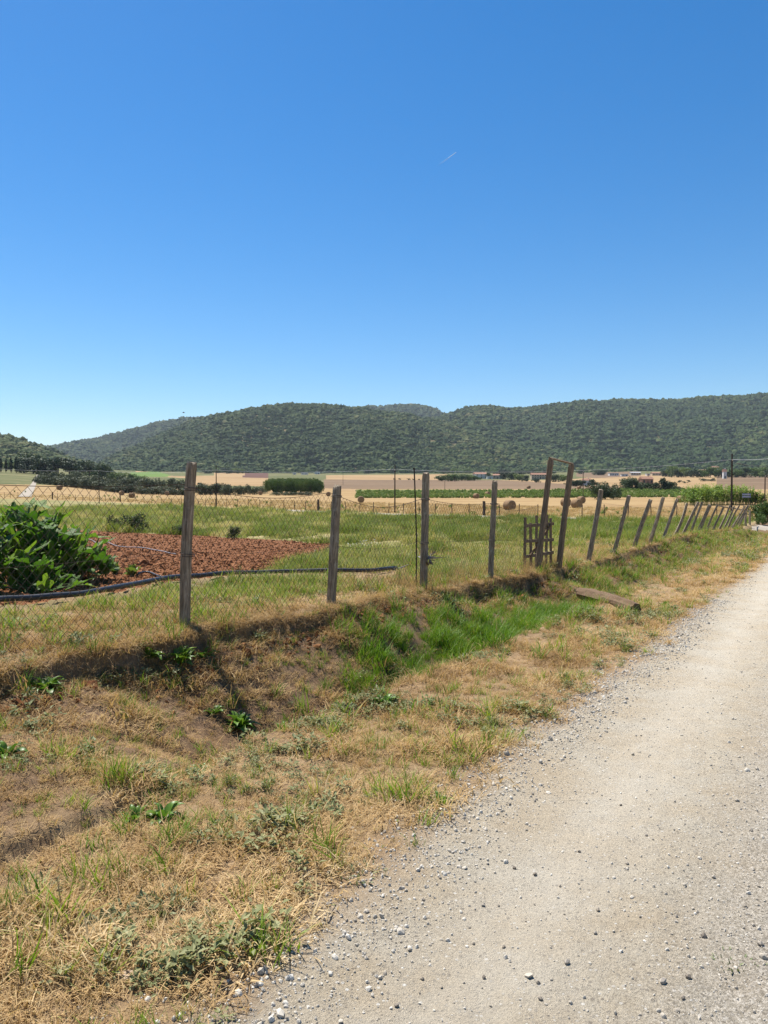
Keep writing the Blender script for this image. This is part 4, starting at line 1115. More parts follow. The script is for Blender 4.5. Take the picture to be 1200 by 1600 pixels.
# thin steel stake by the third post, scrap caught on it
p3 = post_info[3][1]
st = thing('steel_stake', 'thin dark steel stake standing beside the third post', 'stake', p3 + Vector((-.10, .16, 0)))
mb = MB(); mb.tube([(0, 0, -.2), (.004, 0, .8), (-.03, 0, 1.78)], .011, 6); link('rod', mb.mesh('rod', M_STEEL), st)
mb = MB(); mb.tube([(-.034, 0, 1.765), (-.034, 0, 1.79)], .017, 6); link('tip', mb.mesh('tip', M_STEEL), st)
M_SCRAP = simple('grey_scrap', [(.3, (.10, .09, .09)), (.7, (.45, .42, .42))], 25, .6)
g_ = np.random.default_rng(3); V_, F_ = [], []
for k in range(14):
    c = g_.normal(0, .035, 3); d = g_.normal(0, .05, (3, 3)); n0 = len(V_); V_ += [tuple(c + d[0]), tuple(c + d[1]), tuple(c + d[2])]; F_.append([n0, n0 + 1, n0 + 2])
o = link('plastic_scrap', mesh_from('scrap', V_, F_, False, (M_SCRAP,)), None, p3 + Vector((.10, -.02, .50)), None, 'crumpled grey plastic scrap caught on the third fence post', 'scrap')

# ------------------------------------------------------------------ gate
ga = thing('garden_gate', 'tall leaning wooden gate frame with small broken picket leaf', 'gate', fpos((gate_uL + gate_uR) / 2))
tips = []
for px, uu, h, tw in ((838, gate_uL, 2.32, 6), (872, gate_uR, 2.30, -4)):
    p = fpos(uu, .02); p.z = float(zf_of(uu)) - .05
    me = post_mesh(.13, .10, h, 90 + px); me.materials.clear(); me.materials.append(M_GATE)
    o = link('gate_post', me, ga); o.location = p - ga.location; o.rotation_euler = lean_rot(6.5, .8, tw)
    tips.append(p + lean_rot(6.5, .8, 0).to_matrix() @ Vector((0, 0, h)))
d = (tips[1] - tips[0])
mb = MB(); mb.tube([tips[0] - ga.location - d * .06 + Vector((0, 0, .02)), tips[1] - ga.location + d * .06 + Vector((0, 0, .02))], .022, 4); link('top_bar', mb.mesh('bar', M_GATE), ga)
# picket leaf, hinged at the right post and standing ajar behind the frame
hinge = fpos(gate_uR, -.10); hinge.z = float(zf_of(gate_uR))
ldir = (Vector((FX, FY, 0)) * -.97 + Vector((-FY, FX, 0)) * .22).normalized(); lnrm = Vector((-ldir.y, ldir.x, 0))
LM = Matrix((ldir, lnrm, Vector((0, 0, 1)))).transposed()
def lp(s, n_, z): return hinge + ldir * s + lnrm * n_ + Vector((0, 0, z)) - ga.location
LW = 1.12
for z_, dz in ((.32, .02), (.62, -.015), (.95, .01)):
    mb = MB(); mb.box(lp(LW / 2, 0, z_), (LW, .03, .065), LM @ Matrix.Rotation(R(dz * 60), 3, 'Y')); link('rail', mb.mesh('rail', M_GATE), ga)
for k, s in enumerate((.05, .22, .42, .63, .85, 1.07)):
    hh = (.98, 1.06, .82, 1.05, .9, 1.02)[k]
    mb = MB(); mb.box(lp(s, -.035, .10 + hh / 2), (.075, .022, hh), LM @ Matrix.Rotation(R((1, -2, 1.5, -1, 2, -1)[k]), 3, 'Y'), 1); link('picket', mb.mesh('picket', M_GATE), ga)
mb = MB(); mb.box(lp(LW * .5, .03, .63), (.05, .02, 1.02), LM @ Matrix.Rotation(R(-52), 3, 'Y')); link('brace', mb.mesh('brace', M_LOG), ga)

# log across the ditch
a = hit(908, 950); b = hit(994, 960)
a = Vector((a.x, a.y, gz(a.x, a.y) + .19)); b = Vector((b.x, b.y, gz(b.x, b.y) + .07))
lg = thing('fallen_log', 'thick grey weathered log lying across the ditch below the gate', 'log', (a + b) / 2)
n = 14; V_, F_ = [], []; ax = (b - a).normalized(); s1 = ax.cross(Vector((0, 0, 1))).normalized(); s2 = s1.cross(ax); g_ = np.random.default_rng(5); NR = 14
for i in range(n + 1):
    f_ = i / n; c = a + (b - a) * f_ - lg.location + Vector((0, 0, .02 * math.sin(f_ * 3)))
    rad = (.125 - .04 * f_) * (1 + g_.normal(0, .03)) * (.86 if i in (0, n) else 1)
    for k in range(NR):
        th_ = 2 * math.pi * k / NR; q = rad * (1 + .10 * math.sin(3 * th_ + f_ * 2) + .07 * math.sin(7 * th_ + f_ * 5) + g_.normal(0, .045)); V_.append(tuple(c + s1 * math.cos(th_) * q + s2 * math.sin(th_) * q))
for i in range(n):
    for k in range(NR): F_.append([i * NR + k, i * NR + (k + 1) % NR, (i + 1) * NR + (k + 1) % NR, (i + 1) * NR + k])
F_.append(list(range(NR))); F_.append([n * NR + k for k in range(NR)][::-1])
link('trunk', mesh_from('log', V_, F_, False, (M_LOG,)), lg)
mb = MB(); c0 = a + (b - a) * .35 - lg.location
mb.tube([c0 + Vector((.0, .04, .06)), c0 + Vector((.30, -.02, .10)), c0 + Vector((.62, -.10, .04))], [.02, .016, .008], 5); link('branch_stub', mb.mesh('stub', M_LOG), lg)

# ------------------------------------------------------------------ middle fence of small posts
M_SPOST = wood_mat('small_post', [(.28, (.03, .022, .016)), (.5, (.08, .058, .042)), (.74, (.15, .115, .085))], lich=False)
mf = thing('field_fence', 'long low fence of small dark posts between meadow and stubble', 'fence', hit(617, 803))
pxs = [7, 16, 28, 82, 90, 98, 108, 118, 129, 140, 152, 165, 177, 188, 200, 212, 225, 237, 252, 268, 284, 310, 321, 336, 354, 371, 388, 406, 423, 443, 460, 478, 497, 518, 540, 562, 583, 607, 630, 655, 680, 706, 733, 756, 780, 811, 840, 910, 944, 981, 1017, 1056, 1086, 1120]
thick = {82, 188, 497, 756}
wpts = []
for i, px in enumerate(pxs):
    p = hit(px, float(midline(px)) - .5)
    h = random.uniform(1.12, 1.28); w = .13 if px in thick else .065
    if px in thick: h = 1.45; w = .22
    me = post_mesh(w, w, h, 200 + i % 7); me.materials.clear(); me.materials.append(M_SPOST)
    o = link('post', me, mf); o.location = p - mf.location; o.rotation_euler = (R(random.uniform(-3, 3)), R(random.uniform(-3, 3)), random.uniform(0, 1))
    wpts.append(p)
for f_ in (1.05, .6):
    mb = MB(); mb.tube([p - mf.location + Vector((0, 0, f_)) for p in wpts], .004, 3, False); link('wire', mb.mesh('wire', M_RUST), mf)

# ------------------------------------------------------------------ utility poles and cables
M_POLE = simple('pole_wood', [(.3, (.022, .016, .012)), (.7, (.06, .045, .034))], 10, .85, stretch=(1, 1, .1))
M_INS = simple('insulator', [(.3, (.45, .45, .45)), (.7, (.7, .7, .7))], 20, .3)
M_CABLE = simple('cable', [(.3, (.28, .29, .30)), (.7, (.42, .43, .44))], 5, .5)
def pole(px, Y, top_y, rad, lab, attach=None, arm=True):
    p = at(px, Y)
    d = ray(px, top_y); ztop = CAMZ + d.z * Y
    h = ztop - p.z
    t = thing('utility_pole', lab, 'pole', p)
    mb = MB(); mb.tube([(0, 0, -.3), (0, 0, h * .5), (0, 0, h)], [rad * 1.15, rad, rad * .8], 8); link('shaft', mb.mesh('shaft', M_POLE), t)
    za = h - .15
    if attach: za = CAMZ + ray(px, attach).z * Y - p.z
    mb = MB(); mb.tube([(0, -rad * 1.0, za - .10), (0, -rad * 1.6, za), (0, -rad * 1.6, za + .08)], [.02, .03, .045], 6); link('insulator', mb.mesh('ins', M_INS), t)
    return p + Vector((0, -rad * 1.6, za + .06))
e0 = pole(-70, 175, 722, .08, 'thin pole beyond the left edge of the view', 727)
e1 = pole(155, 140, 733, .07, 'thin dark pole standing at the left among the bales', 736)
e2 = pole(338, 112, 727, .075, 'thin dark pole just right of the nearest fence post', 735)
e3 = pole(617, 88, 725, .07, 'thin dark pole left of the third fence post', 734)
e4 = pole(1143, 82, 709, .105, 'tall dark pole behind the far end of the leaning posts', 719)
e5p = at(1340, 48); e5 = Vector((e5p.x, e5p.y, CAMZ + ray(1340, 690).z * 48))
e6 = pole(1195, 100, 742, .08, 'short dark pole at the right edge beside the hedge')
for px, Y, ty, lab in ((911, 178, 736, 'thin distant pole left of the round bush'), (695, 300, 750, 'tiny far pole on the brown field'), (536, 420, 738, 'tiny far pole behind the second fence post')):
    pole(px, Y, ty, .08, lab)
def cable(a, b, sag, rad, lab, mat=None):
    pts = [a.lerp(b, i / 24) - Vector((0, 0, sag * 4 * (i / 24) * (1 - i / 24))) for i in range(25)]
    o = thing('overhead_cable', lab, 'cable', a, 0, 'overhead cables')
    mb = MB(); mb.tube([p - a for p in pts], rad, 4, False); link('strand', mb.mesh('cable', mat or M_CABLE), o)
cable(e0, e1, .5, .016, 'thin cable span running out at the left edge')
cable(e1, e2, .45, .014, 'thin cable span between the two left poles')
cable(e2, e3, .35, .012, 'thin cable span between nearest post and the middle pole')
cable(e3, e4, .75, .014, 'thin cable span from the middle pole to the tall right pole')
cable(e4, e5, .4, .018, 'pale cable rising from the tall pole to the right edge')
e4b = e4 - Vector((0, 0, .35)); e5b = e5 - Vector((0, 0, 1.4))
cable(e4b, e5b, .35, .014, 'dark lower cable leaving the tall pole to the right', M_STEEL)
q = e4b.lerp(e5b, .05) - Vector((0, 0, .05)); q2 = e4b.lerp(e5b, .12) - Vector((0, 0, .12))
sp_ = thing('cable_splice', 'thick dark splice sleeve on the lower cable by the tall pole', 'cable splice', q)
mb = MB(); mb.tube([Vector((0, 0, 0)), (q2 - q) * .2, (q2 - q) * .8, q2 - q], [.02, .055, .055, .02], 6); link('sleeve', mb.mesh('sleeve', M_STEEL), sp_)
# beyond the view the line ends on a pole of its own
t = thing('utility_pole', 'pole beyond the right edge carrying the cables', 'pole', e5p)
mb = MB(); mb.tube([(0, 0, -.3), (0, 0, e5.z - e5p.z + .2)], [.12, .09], 8); link('shaft', mb.mesh('shaft', M_POLE), t)

# ------------------------------------------------------------------ far houses
M_WALLW = simple('white_wall', [(.3, (.52, .50, .46)), (.7, (.68, .66, .62))], 1, .9)
M_WALLO = simple('ochre_wall', [(.3, (.42, .32, .22)), (.7, (.54, .43, .31))], 1, .9)
M_WALLB = simple('brown_wall', [(.3, (.20, .12, .085)), (.7, (.30, .19, .14))], 1, .9)
M_ROOF = simple('clay_roof', [(.3, (.22, .115, .075)), (.7, (.34, .19, .13))], 2, .9)
M_ROOFG = simple('grey_roof', [(.3, (.30, .30, .31)), (.7, (.44, .44, .45))], 2, .8)
M_GLASS = simple('dark_window', [(.3, (.02, .025, .03)), (.7, (.04, .045, .05))], 2, .2)
def house(px, by, wpx, hpx, wall, roofm, lab, rot=0, depth=.7, nwin=3, gable=True, storeys=1, Y=None):
    p = at(px, Y) if Y else hit(px, by)
    w = wpx / F * p.y; h = hpx / F * p.y; dp = w * depth
    hw = h * (.72 if gable else .92)
    t = thing('house', lab, 'house', p, R(rot))
    mb = MB(); mb.box((0, 0, hw / 2 - .5), (w, dp, hw + 1)); link('wall', mb.mesh('wall', wall), t)
    o_ = .25
    if gable:
        X, D = w / 2 + o_, dp / 2 + o_
        ro = link('roof', mesh_from('roof', [(-X, -D, hw - .05), (X, -D, hw - .05), (X, D, hw - .05), (-X, D, hw - .05), (-X, 0, h), (X, 0, h)], [[0, 1, 5, 4], [2, 3, 4, 5], [0, 4, 3], [1, 2, 5], [0, 3, 2, 1]], False, (roofm,)), t)
        mb = MB(); mb.box((w * .25, dp * .12, h * .98), (.5, .5, h * .22)); link('chimney', mb.mesh('chimney', wall), ro)
    else:
        mb = MB(); mb.box((0, 0, hw + .12), (w + .5, dp + .5, .25)); link('roof', mb.mesh('roof', roofm), t)
    for s in range(storeys):
        for k in range(nwin):
            xw = -w / 2 + w * (k + .5) / nwin; zw = hw * (s + .58) / storeys
            ww, wh = min(1.1, w / nwin * .45), min(1.4, hw / storeys * .42)
            if s == 0 and k == nwin // 2:
                mb = MB(); mb.box((xw, -dp / 2 - .02, min(1.05, hw * .3)), (1.0, .1, min(2.1, hw * .6))); link('door', mb.mesh('door', M_BARK), t); continue
            mb = MB(); mb.box((xw, -dp / 2 - .02, zw), (ww, .08, wh)); wo = link('window', mb.mesh('window', M_GLASS), t)
            mb = MB(); mb.box((xw, -dp / 2 - .06, zw - wh / 2 - .06), (ww + .2, .16, .1)); link('sill', mb.mesh('sill', wall), wo)
    return t
house(750, 748, 20, 10, M_WALLW, M_ROOF, 'pale farmhouse left of the farm house pair', 12, storeys=2, Y=760)
house(778, 749, 15, 8, M_WALLO, M_ROOF, 'ochre farmhouse with red roof above the fourth fence post', -15, Y=720)
house(765, 749, 9, 4.5, M_WALLW, M_ROOFG, 'small pale shed between the two farmhouses', 5, nwin=1, gable=False, Y=715)
house(841, 754, 24, 10, M_WALLO, M_ROOF, 'long two storey farmhouse left of the gate frame', 4, nwin=6, storeys=2, Y=640, depth=.4)
house(916, 760, 12, 11, M_WALLW, M_ROOF, 'small white house with red roof left of the round bush', -10, Y=390, nwin=2)
house(1009, 765, 18, 13.5, M_WALLB, M_ROOF, 'ruined brown house among dark garden trees', 8, Y=390)
house(1029, 744, 24, 5.5, M_WALLO, M_ROOF, 'long low pinkish barn below the right hill', 3, nwin=5, depth=.35, Y=860)
house(958, 741, 14, 4, M_WALLW, M_ROOFG, 'low white shed at the left of the works yard', 0, gable=False, nwin=4, Y=900)
house(992, 740, 16, 5, M_WALLO, M_ROOFG, 'grey roofed shed in the works yard', 6, nwin=4, depth=.4, Y=930)
house(975, 743, 10, 3.4, M_WALLW, M_ROOFG, 'small white hut in front of the works yard', -4, gable=False, nwin=2, Y=840)
house(1014, 743, 10, 3.2, M_WALLW, M_ROOFG, 'small pale shed left of the pinkish barn', 0, gable=False, nwin=2, Y=870)
house(1099, 738, 14, 6, M_WALLO, M_ROOF, 'ochre house on the slope left of the big pale house', 0, Y=1050)
house(1116, 739, 12, 11, M_WALLW, M_ROOF, 'big pale house on the slope beside the cypresses', 10, storeys=2, Y=1080)
house(1131.5, 748, 5, 15, M_WALLW, M_ROOF, 'narrow white tower house beside the two thin cypresses', 0, nwin=1, depth=1, Y=640)
house(496, 736, 8, 4, M_WALLW, M_ROOFG, 'tiny white house above the plantation', 0, gable=False, nwin=2, Y=1180)
house(476, 737.5, 10, 3, M_WALLW, M_ROOFG, 'low pale shed at the hill foot above the plantation', 0, gable=False, nwin=2, Y=1150)
house(460, 738, 5, 3, M_WALLW, M_ROOFG, 'smallest pale hut at the hill foot above the plantation', 0, gable=False, nwin=1, Y=1150)

# blue road sign far right
M_SIGN = simple('blue_sign', [(.3, (.20, .25, .42)), (.7, (.28, .33, .50))], 4, .5)
p = at(1166, 92)
sg = thing('road_sign', 'small blue direction sign on two thin legs right of the tall pole', 'sign', p)
for dx in (-.35, .35):
    mb = MB(); mb.tube([(dx, 0, -.2), (dx, 0, 2.3)], .03, 6); link('leg', mb.mesh('leg', M_STEEL), sg)
for z_ in (2.1, 1.82):
    mb = MB(); mb.box((0, -.05, z_), (1.0, .03, .2)); pl = link('board', mb.mesh('board', M_SIGN), sg)
    mb = MB(); mb.box((0, -.07, z_), (.7, .012, .04)); link('lettering_bar', mb.mesh('bar', M_WALLW), pl)

# ------------------------------------------------------------------ vegetable plot: squash plants, lettuces, pipes
def squash_mat():
    m, nt, N, L, P = newmat('squash_leaf')
    oi = N.new('ShaderNodeObjectInfo'); o = objpos(nt)
    n = noise_node(nt, 26, 4, o, .6); v_ = N.new('ShaderNodeTexVoronoi'); v_.inputs['Scale'].default_value = 22; L.new(o, v_.inputs[0])
    f = math_node(nt, 'ADD', math_node(nt, 'MULTIPLY', oi.outputs['Random'], .55), math_node(nt, 'MULTIPLY', n.outputs[0], .45))
    c = ramp(nt, f, [(.15, (.035, .095, .010)), (.5, (.085, .18, .018)), (.85, (.19, .29, .03))])
    L.new(c, P.inputs['Base Color']); P.inputs['Roughness'].default_value = .5; P.inputs['Specular IOR Level'].default_value = .28
    bump(nt, P, n.outputs[0], .5, .01)
    t = N.new('ShaderNodeBsdfTranslucent'); L.new(mixc(nt, .4, c, (.9, 1, .2), 'MULTIPLY'), t.inputs[0])
    mx = N.new('ShaderNodeMixShader'); mx.inputs[0].default_value = .45
    L.new(P.outputs[0], mx.inputs[1]); L.new(t.outputs[0], mx.inputs[2]); L.new(mx.outputs[0], N['Material Output'].inputs['Surface'])
    return m
M_SQ = squash_mat()
M_STALK = simple('green_stalk', [(.3, (.06, .11, .03)), (.7, (.12, .19, .06))], 9, .6)
def squash_leaf(seed):
    """broad lobed leaf, cupped, jagged; blade along +X from the stalk tip"""
    g_ = np.random.default_rng(seed); n = 26; V_ = [(0, 0, 0)]; F_ = []
    for ring_, f_ in ((0, .5), (1, 1.0)):
        for k in range(n):
            a = -math.pi * .86 + 2 * math.pi * .86 * k / (n - 1)
            lob = 1 + .32 * math.cos(2.5 * a * 2) * (abs(a) < 2.4) + .10 * math.cos(a * 11 + seed)
            q = f_ * (.62 + .48 * math.cos(a * .5) ** 2) * (lob if ring_ else 1) * (1 + g_.normal(0, .04))
            V_.append((math.cos(a) * q * 1.12, math.sin(a) * q * .62, .16 * q * q - .22 * (math.cos(a) * q) ** 2 * (q > .6) + g_.normal(0, .03) + .06 * math.cos(a * 5) * f_))
    for k in range(n - 1):
        F_.append([0, 1 + k, 2 + k]); F_.append([1 + k, 1 + n + k, 2 + n + k, 2 + k])
    return mesh_from('squash_leaf', V_, F_, True, (M_SQ,))
SQL = [squash_leaf(s) for s in range(5)]
stalk_mb = MB(); stalk_mb.tube([(0, 0, 0), (.12, 0, .55), (0, 0, 1)], [.03, .022, .016], 5, False); STALK = stalk_mb.mesh('stalk', M_STALK)
def place_leaf(parent, mesh, base, d, size, tilt, stalk_me=None):
    """leaf blade at base+d with a stalk running down to base"""
    az = math.atan2(d.y, d.x)
    o = link('leaf', mesh, parent); o.location = base + d
    o.rotation_euler = Euler((random.uniform(-.35, .35), tilt, az + random.uniform(-.4, .4))); o.scale = (size, size, size)
    if stalk_me is not None:
        s = link('leaf_stalk', stalk_me, parent); s.location = base
        s.rotation_euler = d.to_track_quat('Z', 'X').to_euler(); s.scale = (d.length * .8, d.length * .8, d.length)
def squash(px, by, h, rad, n, lab, lsize=.165):
    p = hit(px, by); p.z = gz(p.x, p.y)
    t = thing('squash_plant', lab, 'vegetable plant', p, 0, 'squash plants in the plot')
    for k in range(n):
        a = random.uniform(0, 6.28); f_ = random.random() ** .6
        r_ = rad * f_; z_ = h * (1 - .62 * f_ ** 2) * random.uniform(.45, 1.05)
        d = Vector((math.cos(a) * r_, math.sin(a) * r_, max(z_, .12)))
        place_leaf(t, random.choice(SQL), Vector((random.gauss(0, .06), random.gauss(0, .06), 0)), d, lsize * random.uniform(.45, 1.25), random.uniform(-1.35, .35), STALK)
    return t
squash(-45, 925, 1.12, .62, 78, 'big leafy squash plant cut by the left edge')
squash(28, 912, 1.22, .60, 90, 'tall squash plant with raised leaves, second from the left edge')
squash(72, 915, 1.02, .58, 90, 'bushy squash plant in the middle of the squash group')
squash(112, 908, .80, .45, 64, 'squash plant sloping down at the right of the group')
squash(142, 906, .42, .36, 40, 'low squash plant at the right end of the group', .13)
squash(55, 926, .45, .50, 54, 'low front squash leaves nearest the black pipe', .14)
M_LETT = leafmat('lettuce_leaf', [(0, (.10, .17, .025)), (1, (.22, .30, .06))], .3, .5, .3, None, 0, 4)
def lanceolate(seed, w, mat, wavy=.03, curl=.5, fold=.12):
    """one long leaf along +X, length 1, folded on its midrib and arching"""
    g_ = np.random.default_rng(seed); V_, F_ = [], []; n = 6
    for i in range(n + 1):
        f_ = i / n; ww = w * (math.sin(math.pi * min(1, .06 + .94 * f_) ** .75) + .02); x_ = f_ * math.cos(curl * f_); z_ = f_ * .55 - curl * .9 * f_ * f_
        V_ += [(x_, -ww, z_ + fold * ww * 4 + g_.normal(0, wavy)), (x_, 0, z_), (x_, ww, z_ + fold * ww * 4 + g_.normal(0, wavy))]
        if i: q = 3 * (i - 1); F_ += [[q, q + 1, q + 4, q + 3], [q + 1, q + 2, q + 5, q + 4]]
    return mesh_from('leaf', V_, F_, True, (mat,))
LETL = [lanceolate(s, .30, M_LETT, .05, .2, .2) for s in range(3)]
def rosette(name, lab, cat, p, n, size, leaves, up=.6, group=None, spread=.02, flatten=1.0):
    t = thing(name, lab, cat, p, 0, group)
    for k in range(n):
        o = link('leaf', random.choice(leaves), t); a = 6.28 * k * .382 + random.uniform(-.3, .3)
        o.location = (math.cos(a) * spread * random.random() * 2, math.sin(a) * spread * random.random() * 2, -.004)
        o.rotation_euler = Euler((random.uniform(-.3, .3), -random.uniform(.0, up * 1.6) * flatten + .1, a)); s = size * random.uniform(.55, 1.15); o.scale = (s, s, s)
    return t
for px, by, n_, s, lab in ((207, 900, 22, .20, 'pale green lettuce standing alone on the red soil'), (180, 897, 18, .17, 'lettuce between the squash group and the lone lettuce')):
    p = hit(px, by); p.z = gz(p.x, p.y); rosette('lettuce', lab, 'lettuce', p, n_, s, LETL, 1.0)

M_PIPE = simple('black_pipe', [(.3, (.012, .012, .014)), (.7, (.03, .03, .034))], 8, .45, spec=.5)
M_DRIP = simple('drip_tube', [(.3, (.16, .14, .145)), (.7, (.27, .24, .245))], 8, .6)
def ground_tube(name, pixels, rad, lab, cat, mat, lift=0.0, n=60, ends=True):
    pts = [hit(*q) for q in pixels]
    P_ = []
    for i in range(n + 1):
        f_ = i / n * (len(pts) - 1); k = min(int(f_), len(pts) - 2); t_ = f_ - k
        p0, p1, p2, p3_ = pts[max(k - 1, 0)], pts[k], pts[k + 1], pts[min(k + 2, len(pts) - 1)]
        q = .5 * ((2 * p1) + (p2 - p0) * t_ + (2 * p0 - 5 * p1 + 4 * p2 - p3_) * t_ ** 2 + (3 * p1 - p0 - 3 * p2 + p3_) * t_ ** 3)
        q.z = gz(q.x, q.y) + rad * .9 + lift; P_.append(q)
    for _ in range(4):
        zz = [p.z for p in P_]
        for i in range(1, n): P_[i].z = max(P_[i].z * .4, .5 * (zz[i - 1] + zz[i + 1])) if False else max(.25 * zz[i - 1] + .5 * zz[i] + .25 * zz[i + 1], zz[i] - rad * .3)
    t = thing(name, lab, cat, P_[0])
    mb = MB(); mb.tube([p - P_[0] for p in P_], rad, 10); link('hose', mb.mesh('hose', mat, True), t)
    if ends:
        mb = MB(); d = (P_[-1] - P_[-2]).normalized(); mb.tube([P_[-1] - P_[0] - d * .06, P_[-1] - P_[0] + d * .05], rad * 1.25, 10); link('end_collar', mb.mesh('collar', mat), t)
    return P_
ground_tube('irrigation_pipe', [(-150, 972), (-60, 961), (0, 951), (80, 942), (160, 931), (270, 911), (350, 903.5), (440, 899.5), (530, 899), (590, 897.5), (617, 894)], .034, 'thick black irrigation pipe lying along the edge of the red plot', 'pipe', M_PIPE, .055)
ground_tube('thin_hose', [(615, 895), (632, 890), (648, 886), (664, 878)], .014, 'thin grey hose leading from the black pipe to the third post', 'hose', M_DRIP, .05, 20, False)
ground_tube('drip_tube', [(118, 842), (140, 845), (152, 850), (162, 847), (182, 855), (215, 858), (255, 864), (275, 869)], .015, 'pale drip tube wandering over the red soil', 'tube', M_DRIP, .03, 50, False)
ground_tube('tube_scrap', [(214, 900), (228, 898), (242, 900), (252, 903)], .016, 'short dark piece of tube beside the lettuce', 'tube', M_PIPE, .01, 14, False)

# ------------------------------------------------------------------ single weeds on the bank and verge
M_DOCK = leafmat('dock_leaf', [(0, (.05, .12, .014)), (.5, (.10, .20, .022)), (1, (.18, .29, .035))], .35, .42, .4, None, 0, 6)
M_GREY = leafmat('grey_weed_leaf', [(0, (.12, .145, .065)), (.5, (.20, .23, .11)), (1, (.32, .33, .19))], .2, .6, .3, None, 0, 6)
DOCK = [lanceolate(30 + s, .16, M_DOCK, .02, .7, .1) for s in range(4)]
GREY = [lanceolate(50 + s, .15, M_GREY, .015, .35, .1) for s in range(4)]
WEEDS = [(232, 1030, 18, .22, DOCK, 'bright green dock rosette just left of the nearest post foot'), (282, 1032, 24, .25, DOCK, 'green weed clump at the foot of the nearest post'), (318, 1028, 14, .18, DOCK, 'small green weed right of the nearest post foot'),
         (372, 1135, 26, .26, DOCK, 'large green dock plant at the end of the post shadow'), (335, 1118, 12, .15, DOCK, 'small weed left of the large dock plant'), (440, 1140, 12, .17, DOCK, 'grassy green weed right of the large dock plant'),
         (72, 1075, 20, .22, DOCK, 'leafy weed in the bank shadow at the left'), (255, 1280, 18, .17, DOCK, 'green weed at the ditch bottom, lower left'), (212, 1282, 12, .13, DOCK, 'small weed left of the ditch bottom weed'),
         (598, 1105, 18, .18, DOCK, 'dark green weed beside the tall ditch grass'), (316, 1208, 9, .10, DOCK, 'little upright weed on the lower bank'), (8, 1180, 12, .16, DOCK, 'weed tuft cut by the left edge'),
         (688, 1255, 10, .09, DOCK, 'tiny green weed at the gravel edge'), (712, 1185, 14, .12, GREY, 'small grey weed on the verge near the road'), (590, 1250, 16, .13, GREY, 'grey green weed in the middle of the verge'), (520, 1240, 10, .10, GREY, 'small grey weed left of the mid verge weed'),
         (160, 1455, 24, .17, GREY, 'upright grey green weed lowest in the big verge patch'), (185, 1385, 24, .15, GREY, 'tall weed at the top of the big verge patch'), (258, 1420, 22, .13, GREY, 'pale leaved weed at the right of the big verge patch'), (215, 1435, 18, .13, GREY, 'spreading weed in the middle of the big verge patch'), (60, 1395, 14, .12, GREY, 'grey weed left of the big verge patch'), (15, 1460, 16, .12, GREY, 'grey weed at the lower left edge'), (120, 1400, 14, .11, GREY, 'thin grey weed at the left of the big verge patch'),
         (1148, 1512, 12, .06, GREY, 'tiny grey tuft growing on the road'), (880, 1062, 16, .16, GREY, 'grey green weed on the verge below the log'), (775, 1130, 14, .15, GREY, 'flat grey weed by the road edge'), (560, 1365, 12, .11, GREY, 'weed near the gravel heap edge'), (1038, 945, 12, .16, DOCK, 'small green weed right of the log')]
for px, by, n_, s, lv, lab in WEEDS:
    p = hit(px, by); p.z = gz(p.x, p.y)
    rosette('weed_plant', lab, 'weed', p, int(n_ * 1.4) if lv is DOCK else n_ * 3, s * (.75 if lv is DOCK else .35), lv, .75, 'weeds on bank and verge', .02 if lv is DOCK else .06)

# single larger stones on the road
STN = [rock(950 + s, 1, .25) for s in range(4)]
M_BIGST = leafmat('dark_stone', [(0, (.13, .105, .08)), (.5, (.27, .23, .18)), (1, (.46, .41, .34))], 0, .85, .25, None, 0, 60)
for me in STN: me.materials.append(M_BIGST)
sps = [(836, 1370, .016), (661, 1409, .013), (755, 1419, .015), (779, 1419, .010), (934, 1427, .016), (886, 1510, .017), (756, 1530, .014), (841, 1540, .013), (844, 1568, .015), (1036, 1542, .019), (512, 1415, .020), (660, 1530, .012), (787, 1485, .013), (930, 1463, .012), (1000, 1438, .011), (1057, 1439, .012), (762, 1352, .013), (804, 1360, .013), (980, 1355, .014), (1100, 1470, .020), (1188, 1481, .020), (1075, 1534, .016), (1067, 1563, .014), (740, 1480, .010), (690, 1545, .010), (640, 1485, .012), (555, 1440, .014), (1010, 1310, .013), (970, 1260, .012), (905, 1335, .012), (1115, 1370, .017), (1173, 1300, .018), (620, 1577, .014), (875, 1390, .010)]
for i, (px, py, s) in enumerate(sps):
    p = hit(px, py); o = link('stone', STN[i % 4], None, (p.x, p.y, gz(p.x, p.y) + s * .3), None, 'single dark stone on the %s of the pale road' % ('nearest stretch' if py > 1500 else 'near stretch' if py > 1425 else 'farther stretch'), 'stone', 'single stones on the road')
    s *= .72; o.scale = (s, s, s); o.rotation_euler = (random.uniform(-.3, .3), random.uniform(-.3, .3), random.uniform(0, 6.28))
p = hit(200, 1532); me = rock(970, 2, .1); me.materials.append(simple('flat_pink_stone', [(.3, (.34, .25, .18)), (.7, (.48, .38, .29))], 12, .9, .4, .01))
o = link('flat_stone', me, None, (p.x, p.y, gz(p.x, p.y) - .004), None, 'flat pinkish stone half buried in the verge, lower left', 'stone'); o.scale = (.045, .035, .022)

